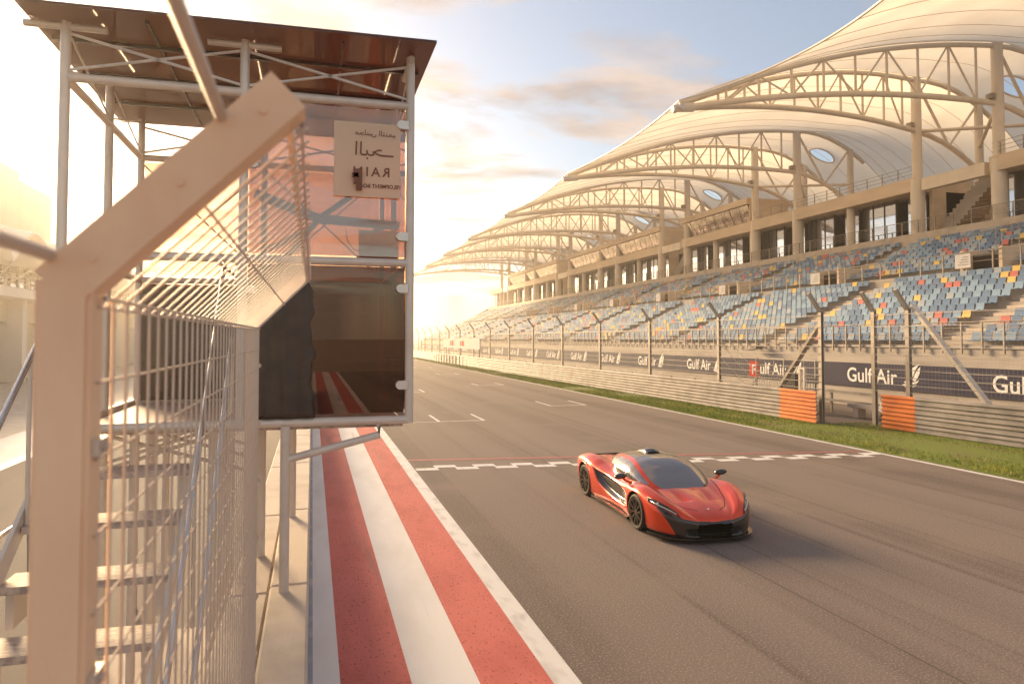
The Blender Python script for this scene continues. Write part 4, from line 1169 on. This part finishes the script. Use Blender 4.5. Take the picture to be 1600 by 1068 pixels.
def build_car(loc, heading, S):
    root = thing('sports_car', 'orange-red low supercar with black roof parked past the start line', 'car', (0, 0, 0))
    # stations from tail to nose
    XS = [-2.20, -2.0, -1.7, -1.335, -1.0, -.7, -.2, .3, .7, 1.0, 1.335, 1.70, 1.95, 2.15, 2.28, 2.34, 2.37]
    W = [.80, .88, .94, .970, .965, .935, .885, .875, .905, .940, .960, .925, .860, .740, .58, .44, .30]
    zc = [.74, .78, .82, .86, .87, .86, .84, .82, .79, .755, .70, .628, .570, .505, .440, .390, .34]     # centre line
    zf = [.78, .84, .90, .935, .90, .82, .745, .735, .765, .805, .820, .755, .665, .555, .450, .385, .33]     # fender crest
    zv = [.75, .79, .83, .87, .85, .80, .75, .745, .755, .745, .695, .620, .560, .495, .430, .380, .33]     # valley
    zo = [.66, .70, .74, .78, .72, .655, .61, .61, .645, .68, .690, .620, .520, .445, .375, .335, .30]     # outer shoulder
    zm = [.50, .50, .50, .50, .46, .43, .42, .42, .42, .44, .45, .42, .37, .33, .29, .27, .26]
    zl = [.32, .28, .24, .22, .22, .22, .22, .22, .22, .22, .22, .22, .21, .20, .19, .19, .19]
    zb = [.26, .20, .14, .12, .11, .11, .11, .11, .11, .11, .11, .11, .11, .11, .11, .11, .12]
    crest_y = [.74, .75, .765, .775, .77, .76, .77, .79, .80, .80, .795, .78, .76, .74, .72, .70, .70]
    nx, ns = 560, 190
    X = np.concatenate([np.linspace(-2.20, 1.7, 380), np.linspace(1.7, 2.37, nx - 380 + 1)[1:]])
    q = lambda a: pchip(XS, a, X)
    w = q(W)
    # feature lines (y, z) per station, centre to sill
    cy = q(crest_y)
    FY = np.stack([0 * w, .30 * w, .52 * w, (cy - .10) * w, cy * w, .93 * w, .995 * w, 1.0 * w, .975 * w, .93 * w], 1)
    FZ = np.stack([q(zc), q(zc) * .5 + q(zv) * .5 + .008, q(zv), q(zf) * .72 + q(zv) * .28 , q(zf), (q(zf) + q(zo)) / 2 + .025, q(zo), q(zm), q(zl), q(zb)], 1)
    # Catmull-Rom across the section
    def cr(P_, n):
        m = P_.shape[1]
        t = np.linspace(0, m - 1 - 1e-9, n); i = t.astype(int); f = t - i
        p0 = P_[:, np.maximum(i - 1, 0)]; p1 = P_[:, i]; p2 = P_[:, np.minimum(i + 1, m - 1)]; p3 = P_[:, np.minimum(i + 2, m - 1)]
        # mirrored tangent at the centre line
        return .5 * ((2 * p1) + (-p0 + p2) * f + (2 * p0 - 5 * p1 + 4 * p2 - p3) * f**2 + (-p0 + 3 * p1 - 3 * p2 + p3) * f**3)
    Yg, Zg = cr(FY, ns), cr(FZ, ns)
    Xg = np.repeat(X[:, None], ns, 1)
    # side scoop: pulls the door in behind the front wheel, as a long concave channel
    zu = pchip([-1.0, -.8, -.3, .3, .85, 1.0], [.80, .75, .70, .655, .60, .55], Xg)
    zlo = pchip([-1.0, -.8, -.55, -.2, .3, .85, 1.0], [.80, .66, .44, .32, .26, .29, .40], Xg)
    inside = np.minimum((zu - Zg), (Zg - zlo)) * ((Xg > -.95) & (Xg < .92))
    depth = np.clip(inside / .10, 0, 1) * np.clip((.92 - Xg) / .22, 0, 1) * (Yg > .5 * w[:, None])
    depth = depth * depth * (3 - 2 * depth)
    Yg = Yg - .10 * depth
    # bonnet channels feeding the central vents
    yy, xx = np.abs(Yg), Xg
    def gauss(x0, y0, sx, sy, rot=0.0):
        c, s = math.cos(rot), math.sin(rot); u = (xx - x0) * c + (yy - y0) * s; v = -(xx - x0) * s + (yy - y0) * c
        return np.exp(-(u / sx)**2 - (v / sy)**2)
    top = (Zg > .42) & (yy < .72)
    sm = lambda e0, e1, v: (lambda t: t * t * (3 - 2 * t))(np.clip((v - e0) / (e1 - e0), 0, 1))
    chan = sm(1.15, 1.74, xx) * (1 - sm(1.76, 1.83, xx))
    yc = .30 - .10 * (xx - 1.2)
    Zg = Zg - top * .058 * chan * np.exp(-((yy - yc) / .085)**2)
    Zg = Zg + top * .014 * gauss(1.75, 0.0, .30, .11)
    # lower intake
    Xg = Xg - .07 * np.clip(1 - np.abs(yy / .50)**6, 0, 1) * np.exp(-((Zg - .20) / .05)**4) * (Xg > 2.0)
    # face classes -------------------------------------------------
    def cen(A): return .25 * (A[:-1, :-1] + A[1:, :-1] + A[:-1, 1:] + A[1:, 1:])
    cx, cyy, cz = cen(Xg), np.abs(cen(Yg)), cen(Zg)
    cls = np.zeros(cx.shape, int)         # 0 paint
    sidesel = cen(depth) > .16
    cls[sidesel] = 1                      # side pod
    # black lower bumper
    zt = np.interp(cyy, [0, .3, .5, .62, .72, .80], [.375, .39, .425, .475, .535, .575])
    bump = (cx > 1.70) & (cz < zt) & (cyy < .62 + .22 * np.clip((cz - .14) / .44, -.2, 1.2))
    cls[bump] = 2
    cls[(cx > 1.95) & (cyy < .47) & (cz < .245) & (cz > .155) & (cls == 2)] = 3       # intake
    # headlight sweep
    hl = [(.885, .69), (.895, .63), (.80, .575), (.66, .515), (.555, .455), (.60, .525), (.70, .60), (.80, .665)]
    def inpoly(px, py, poly):
        r = np.zeros(px.shape, bool); n = len(poly)
        for i in range(n):
            (x1, y1), (x2, y2) = poly[i], poly[(i + 1) % n]
            hit = ((y1 > py) != (y2 > py)) & (px < (x2 - x1) * (py - y1) / (y2 - y1 + 1e-12) + x1)
            r ^= hit
        return r
    cls[inpoly(cyy, cz, hl) & (cx > 1.55)] = 4
    # bonnet shut lines
    def near_line(pts, wd):
        d = np.full(cx.shape, 9.)
        for (xa, ya), (xb, yb) in zip(pts[:-1], pts[1:]):
            ux, uy = xb - xa, yb - ya; L2 = ux * ux + uy * uy
            t = np.clip(((cx - xa) * ux + (cyy - ya) * uy) / L2, 0, 1)
            d = np.minimum(d, np.hypot(cx - xa - t * ux, cyy - ya - t * uy))
        return d < wd
    cls[near_line([(.98, .66), (1.4, .585), (1.75, .50), (2.02, .36), (2.14, .20)], .0065) & (cls == 0) & (cz > .4)] = 5
    cls[(cz < .145) & (cls == 0)] = 6     # sill
    # wheel arches
    WA = ((1.335, .335, .385), (-1.335, .355, .415))
    for (ax, az, ar) in WA:
        cls[((cx - ax)**2 + (cz - az)**2 < ar * ar) & (cyy > .84)] = -1
    names = {0: ('body_shell', 'paint'), 1: ('side_pod', 'carbon'), 2: ('front_bumper', 'carbon'), 3: ('lower_intake', 'matt'), 4: ('headlight', 'lamp'), 5: ('panel_gap', 'seam'), 6: ('sill', 'black')}
    V = np.stack([Xg, Yg, Zg], -1).reshape(-1, 3)
    Vm = V * np.array([1, -1, 1])
    idx = np.arange(nx * ns).reshape(nx, ns)
    quad = np.stack([idx[:-1, :-1], idx[:-1, 1:], idx[1:, 1:], idx[1:, :-1]], -1)
    ang = math.atan2(heading[1], heading[0])
    XF = Matrix.Translation(loc) @ Matrix.Rotation(ang, 4, 'Z') @ Matrix.Diagonal((S, S * .965, S * .88, 1))
    XN = np.array(XF)
    def mk(name, vs, fs, m, parent=root, auto=None, smooth=True):
        vs = np.asarray(vs, float)
        used = np.unique(np.concatenate([np.asarray(f).ravel() for f in fs]) if isinstance(fs, list) else fs.ravel())
        remap = np.full(len(vs), -1); remap[used] = np.arange(len(used))
        vv = vs[used] @ XN[:3, :3].T + XN[:3, 3]
        ff = [tuple(int(remap[i]) for i in f) for f in fs]
        me = bpy.data.meshes.new(name); me.from_pydata(vv.tolist(), [], ff)
        me.materials.append(m)
        if smooth: me.polygons.foreach_set('use_smooth', [True] * len(me.polygons))
        if auto: me.set_sharp_from_angle(angle=R(auto))
        me.update()
        return link(name, me, parent)
    VV = np.concatenate([V, Vm])
    for c, (nm, mk_) in names.items():
        f1 = quad[cls == c]
        if c == 4:
            mk(nm, V, f1, CAR[mk_]); mk(nm, Vm, f1[:, ::-1], CAR[mk_])
            continue
        if c in (1, 3, 6):
            mk(nm, V, f1, CAR[mk_]); mk(nm, Vm, f1[:, ::-1], CAR[mk_]); continue
        mk(nm, VV, np.concatenate([f1, f1[:, ::-1] + len(V)]), CAR[mk_])
    def part(name, m, fn, parent=root, auto=40, smooth=True):
        b = MB(); fn(b); return mk(name, b.v, b.f, m, parent, auto, smooth)
    # tail panel and floor
    part('tail_panel', CAR['black'], lambda b: b.add([(-2.2, y, z) for y, z in ((-.80, .26), (.80, .26), (.80, .66), (.6, .78), (-.6, .78), (-.80, .66))] + [(-2.23, y, z) for y, z in ((-.80, .26), (.80, .26), (.80, .66), (.6, .78), (-.6, .78), (-.80, .66))],
         [tuple(range(6)), tuple(range(11, 5, -1))] + [(i, 6 + i, 6 + (i + 1) % 6, (i + 1) % 6) for i in range(6)]))
    part('floor_pan', CAR['matt'], lambda b: b.prism([(-2.1, -.7), (-1.8, -.6), (-.85, -.86), (.85, -.86), (.9, -.58), (1.7, -.58), (2.2, -.6), (2.2, .6), (1.7, .58), (.9, .58), (.85, .86), (-.85, .86), (-1.8, .6), (-2.1, .7)], .105, .13))
    # splitter
    def splitter(b):
        pl = [(float(x), float(pchip(XS, W, np.array([x]))[0])) for x in np.linspace(1.76, 2.37, 14)]
        out = [(x + .045 * (i / 13)**.5, y + .012) for i, (x, y) in enumerate(pl)] + [(2.425, .15)]
        poly = out + [(x, -y) for x, y in reversed(out)]
        b.prism(poly, .080, .102)
    part('front_splitter', CAR['carbon'], splitter)
    for s in (-1, 1):
        part('side_skirt', CAR['carbon'], lambda b: b.prism([(-.92, s * .95), (-.92, s * .85), (.92, s * .82), (.92, s * .93), (.3, s * .905), (-.3, s * .91)][::s], .075, .125))
        # wheel wells and arch lips
        for (ax, az, ar) in WA:
            def well(b):
                n = 28
                for i in range(n):
                    a0, a1 = math.pi * (-.15 + 1.3 * i / n), math.pi * (-.15 + 1.3 * (i + 1) / n)
                    p = [(ax + (ar + .01) * math.cos(a), s * yv, az + (ar + .01) * math.sin(a)) for a in (a0, a1) for yv in (.66, .90)]
                    b.add(p, [(0, 1, 3, 2)])
                b.add([(ax + (ar + .01) * math.cos(a), s * .66, az + (ar + .01) * math.sin(a)) for a in np.linspace(0, 2 * math.pi, 24, endpoint=False)], [tuple(range(24))])
            part('wheel_well', CAR['matt'], well)
            def lip(b):
                pts = []
                for a in np.linspace(math.pi * -.12, math.pi * 1.12, 40):
                    x, z = ax + ar * math.cos(a), az + ar * math.sin(a)
                    i = int(np.argmin(np.abs(X - x)))
                    col = Zg[i, ns // 3:]; j = int(np.argmin(np.abs(col - z))) + ns // 3
                    pts.append((x, s * (Yg[i, j] - .004), z))
                b.tube(pts, .013, 6)
            part('arch_lip', CAR['paint'], lip, auto=None)
    # canopy ----------------------------------------------------------
    CXs = [-1.75, -1.4, -1.0, -.6, -.25, .05, .30, .55, .80, 1.0, 1.12, 1.17]
    czt = [.86, .955, 1.06, 1.135, 1.170, 1.172, 1.150, 1.07, .935, .815, .742, .712]
    cwb = [.16, .33, .52, .640, .695, .710, .705, .680, .620, .520, .40, .26]
    czb = [.80, .80, .77, .74, .73, .73, .735, .735, .735, .725, .705, .69]
    CXs = [c + .12 for c in CXs]; cwb = [c * 1.05 for c in cwb]; czt[-2:] = [.732, .700]
    nx2, ns2 = 220, 110
    X2 = np.concatenate([np.linspace(-1.63, 1.02, 160), np.linspace(1.02, 1.29, nx2 - 160 + 1)[1:]])
    zt2, wb2, zb2 = (pchip(CXs, a, X2)[:, None] for a in (czt, cwb, czb))
    th = np.linspace(0, math.pi / 2, ns2)[None, :]
    Y2 = wb2 * np.sin(th)**.82
    Z2 = zb2 + (zt2 - zb2) * np.cos(th)**.80
    Z2 = Z2 - (np.abs(np.cos(th)) < .02) * 0
    X2g = np.repeat(X2[:, None], ns2, 1)
    bx, by_, bz = cen(X2g) - .12, cen(Y2), cen(Z2)
    rel = by_ / np.repeat(cen(np.repeat(wb2, ns2, 1)), 1, 0)
    relz = (bz - cen(np.repeat(zb2, ns2, 1))) / (cen(np.repeat(zt2 - zb2, ns2, 1)) + 1e-6)
    # windscreen: front dome inside the pillars; pillar runs from the base corner up and back
    # pillar centre in (x, lateral fraction)
    pil = np.interp(bx, [.05, .30, .55, .80, 1.0, 1.17], [.70, .745, .80, .86, .93, 1.0])
    front_edge = .20 - .10 * (rel / .7)**2
    c2 = np.zeros(bx.shape, int)                             # 0 roof
    ws = (bx > front_edge) & (rel < pil - .055)
    c2[ws] = 1
    side = (rel > pil + .045) & (relz > .10) & (bx < .93) & (bx > -.62)
    side2 = (rel > .74) & (relz > .16) & (bx <= -.66) & (bx > -1.15) & (rel < .985)
    back = (bx <= .05) & (bx > -.62) & (rel > .76) & (relz > .10)
    c2[(side & (bx > .05)) | back] = 2
    c2[side2] = 2
    rail = (rel > .62) & (c2 == 0)
    c2[rail] = 3
    # split line in the side glass
    c2[(np.abs(bx - (.52 - .35 * (relz - .4))) < .008) & (c2 == 2)] = 5
    c2[(bx < -.6) & (c2 == 0)] = 4
    V2 = np.stack([X2g, Y2, Z2], -1).reshape(-1, 3); V2m = V2 * np.array([1, -1, 1]); VV2 = np.concatenate([V2, V2m])
    id2 = np.arange(nx2 * ns2).reshape(nx2, ns2)
    quad2 = np.stack([id2[:-1, :-1], id2[:-1, 1:], id2[1:, 1:], id2[1:, :-1]], -1)
    def both(nm, cl, m):
        f1 = quad2[np.isin(c2, cl)]
        if len(f1): mk(nm, VV2, np.concatenate([f1, f1[:, ::-1] + len(V2)]), m)
    both('roof_panel', [0], CAR['carbon']); both('windscreen', [1], CAR['glass']); both('engine_cover', [4], CAR['carbon'])
    for vs_, rev, paint in ((V2m, True, 'paint'), (V2, False, 'carbon')):  # far pillar in carbon: its dull gold reflection put into the colour
        f = quad2[c2 == 2]; mk('side_window', vs_, f[:, ::-1] if rev else f, CAR['sideglass'])
        f = quad2[c2 == 3]; mk('roof_pillar', vs_, f[:, ::-1] if rev else f, CAR[paint])
        f = quad2[c2 == 5]; mk('window_divider', vs_, f[:, ::-1] if rev else f, CAR['black'])
    # roof snorkel
    def snorkel(b):
        secs = [(.02, .13, .035), (-.06, .145, .085), (-.2, .14, .085), (-.45, .11, .05), (-.7, .06, .01)]
        n = 12; vs = []
        for x, wd, h in secs:
            z0 = float(pchip(CXs, czt, np.array([x]))[0]) - .01
            for k in range(n + 1):
                a = math.pi * k / n; vs.append((x, wd * math.cos(a), z0 + h * math.sin(a)**.7))
        fs = []
        for i in range(len(secs) - 1):
            for k in range(n):
                a = i * (n + 1) + k; fs.append((a, a + n + 1, a + n + 2, a + 1))
        b.add(vs, fs)
    part('roof_snorkel', CAR['carbon'], snorkel)
    part('snorkel_mouth', CAR['matt'], lambda b: b.add([(-.015, .115 * math.cos(math.pi * k / 10), 1.168 + .055 * math.sin(math.pi * k / 10)) for k in range(11)] + [(-.02, .115 * math.cos(math.pi * k / 10), 1.166 + .055 * math.sin(math.pi * k / 10)) for k in range(11)], [tuple(range(11)), tuple(range(21, 10, -1))]))
    # mirrors
    for s in (-1, 1):
        def mirror(b):
            n, mm = 12, 8; vs = []; fs = []
            c = (.78, s * .985, .885)
            for i in range(mm + 1):
                ph = math.pi * i / mm
                for k in range(n):
                    a = 2 * math.pi * k / n
                    x = .075 * math.cos(ph) * (1.0 if math.cos(ph) > 0 else .45); rr = math.sin(ph)**.6
                    vs.append((c[0] + x + .03 * s * 0, c[1] + .125 * rr * math.cos(a), c[2] + .060 * rr * math.sin(a) + .012 * math.cos(a)))
            for i in range(mm):
                for k in range(n):
                    fs.append((i * n + k, i * n + (k + 1) % n, (i + 1) * n + (k + 1) % n, (i + 1) * n + k))
            b.add(vs, fs)
        mr = part('door_mirror', CAR['carbon'], mirror, auto=None)
        part('mirror_stalk', CAR['paint'], lambda b: b.tube([(.86, s * .80, .76), (.83, s * .90, .80), (.80, s * .96, .85)], [.032, .024, .02], 8), mr)
        # lamp outline and daytime strip lie on the wing surface
        sel = V[(V[:, 0] > 1.5)]
        def surf(y_, z_, off=.004):
            p_ = sel[np.argmin((sel[:, 1] - y_)**2 + (sel[:, 2] - z_)**2)]
            return (p_[0] + off, s * (p_[1] + off * .5), p_[2] + off)
        part('lamp_outline', CAR['rim'], lambda b: b.tube([surf(*q_) for q_ in (hl + hl[:1])], .007, 5), auto=None)
        part('daytime_lamp', CAR['led'], lambda b: b.tube([surf(y_, z_, .006) for y_, z_ in ((.87, .645), (.80, .598), (.70, .55), (.60, .495))], .011, 6), auto=None)
        part('projector_lamp', CAR['led'], lambda b: b.tube([surf(.80, .63, -.01), surf(.80, .63, .008)], .022, 10))
        part('corner_duct', CAR['matt'], lambda b: b.add([(2.13, s * .70, .36), (2.22, s * .60, .34), (2.23, s * .60, .22), (2.13, s * .68, .2), (2.10, s * .69, .36), (2.19, s * .59, .34), (2.2, s * .59, .22), (2.1, s * .67, .2)], [(0, 1, 2, 3), (7, 6, 5, 4)]))
    part('nose_badge', CAR['led'], lambda b: b.tube([(2.10, .02, .533), (2.13, .0, .52), (2.10, -.03, .536)], .010, 6))
    # wheels
    def wheel(ax, az, r, wd, s, yo):
        n = 40
        def ring(prof, b, nn=n):
            m = len(prof); vs = []
            for i in range(nn):
                a = 2 * math.pi * i / nn
                vs += [(ax + pr * math.cos(a), s * yv, az + pr * math.sin(a)) for pr, yv in prof]
            fs = []
            for i in range(nn):
                j = (i + 1) % nn
                for k in range(m - 1): fs.append((i * m + k, i * m + k + 1, j * m + k + 1, j * m + k))
            b.add(vs, fs)
        ri = r * .77
        hub = part('wheel', CAR['rim'], lambda b: b.add([(ax + .055 * math.cos(2 * math.pi * k / 12), s * yv, az + .055 * math.sin(2 * math.pi * k / 12)) for yv in (yo - .05, yo - .015) for k in range(12)], [tuple(range(12)), tuple(range(12, 24))] + [(k, (k + 1) % 12, 12 + (k + 1) % 12, 12 + k) for k in range(12)]))
        part('tyre', CAR['tyre'], lambda b: ring([(ri, yo - .02), (ri + .012, yo - .004), (r * .90, yo), (r * .975, yo - .018), (r, yo - .045), (r, yo - wd + .04), (r * .97, yo - wd), (ri, yo - wd)], b), hub, auto=50)
        def rim(b):
            ring([(ri + .004, yo - .006), (ri - .018, yo - .008), (ri - .024, yo - .03), (ri - .03, yo - wd + .03)], b)
            for k in range(10):
                a = 2 * math.pi * (k + .25) / 10
                for da in (-.09, .09):
                    p0 = Vector((ax + .045 * math.cos(a), s * (yo - .028), az + .045 * math.sin(a)))
                    p1 = Vector((ax + (ri - .012) * math.cos(a + da), s * (yo - .018), az + (ri - .012) * math.sin(a + da)))
                    b.beam(p0, p1, .016, .03, up=(0, 1, 0))
        part('rim', CAR['rim'], rim, hub, auto=40)
        part('brake_disc', CAR['disc'], lambda b: ring([(.06, yo - .09), (r * .62, yo - .09), (r * .62, yo - .12), (.06, yo - .12)], b, 28), hub, auto=40)
        part('brake_caliper', CAR['caliper'], lambda b: b.box(ax + (-.21 if ax > 0 else .12), ax + (-.12 if ax > 0 else .21), min(s * (yo - .14), s * (yo - .06)), max(s * (yo - .14), s * (yo - .06)), az - .04, az + .12), hub, smooth=False)
        part('spoke_shade_disc', CAR['matt'], lambda b: ring([(.0, yo - .16), (ri - .01, yo - .16)], b, 24), hub)  # black disc that paints in the shade behind the spokes
    for s in (-1, 1):
        wheel(1.335, .330, .330, .26, s, .945)
        wheel(-1.335, .352, .352, .32, s, .955)
    root.location = (loc[0], loc[1], 0)
    for ch in list(root.children):
        ch.matrix_parent_inverse = Matrix.Translation((-loc[0], -loc[1], 0))
    return root
build_car((6.45, 12.86, 0), (-.055, -.998), 1.045)

# ================================================================== HAZE
def haze():
    b = MB(); b.box(-400, 400, -80, 900, -1.5, 27)
    m = bpy.data.materials.new('evening_haze'); m.use_nodes = True
    n, l = m.node_tree.nodes, m.node_tree.links; n.clear()
    o = n.new('ShaderNodeOutputMaterial'); v = n.new('ShaderNodeVolumePrincipled')
    v.inputs['Color'].default_value = (1.0, 0.91, 0.80, 1)
    v.inputs['Density'].default_value = HAZE_DENSITY
    v.inputs['Anisotropy'].default_value = HAZE_G
    l.new(v.outputs[0], o.inputs['Volume'])
    ob = b.build('haze', m)
    tag(ob, 'warm hazy evening air over the whole circuit', 'haze', kind='stuff')
haze()
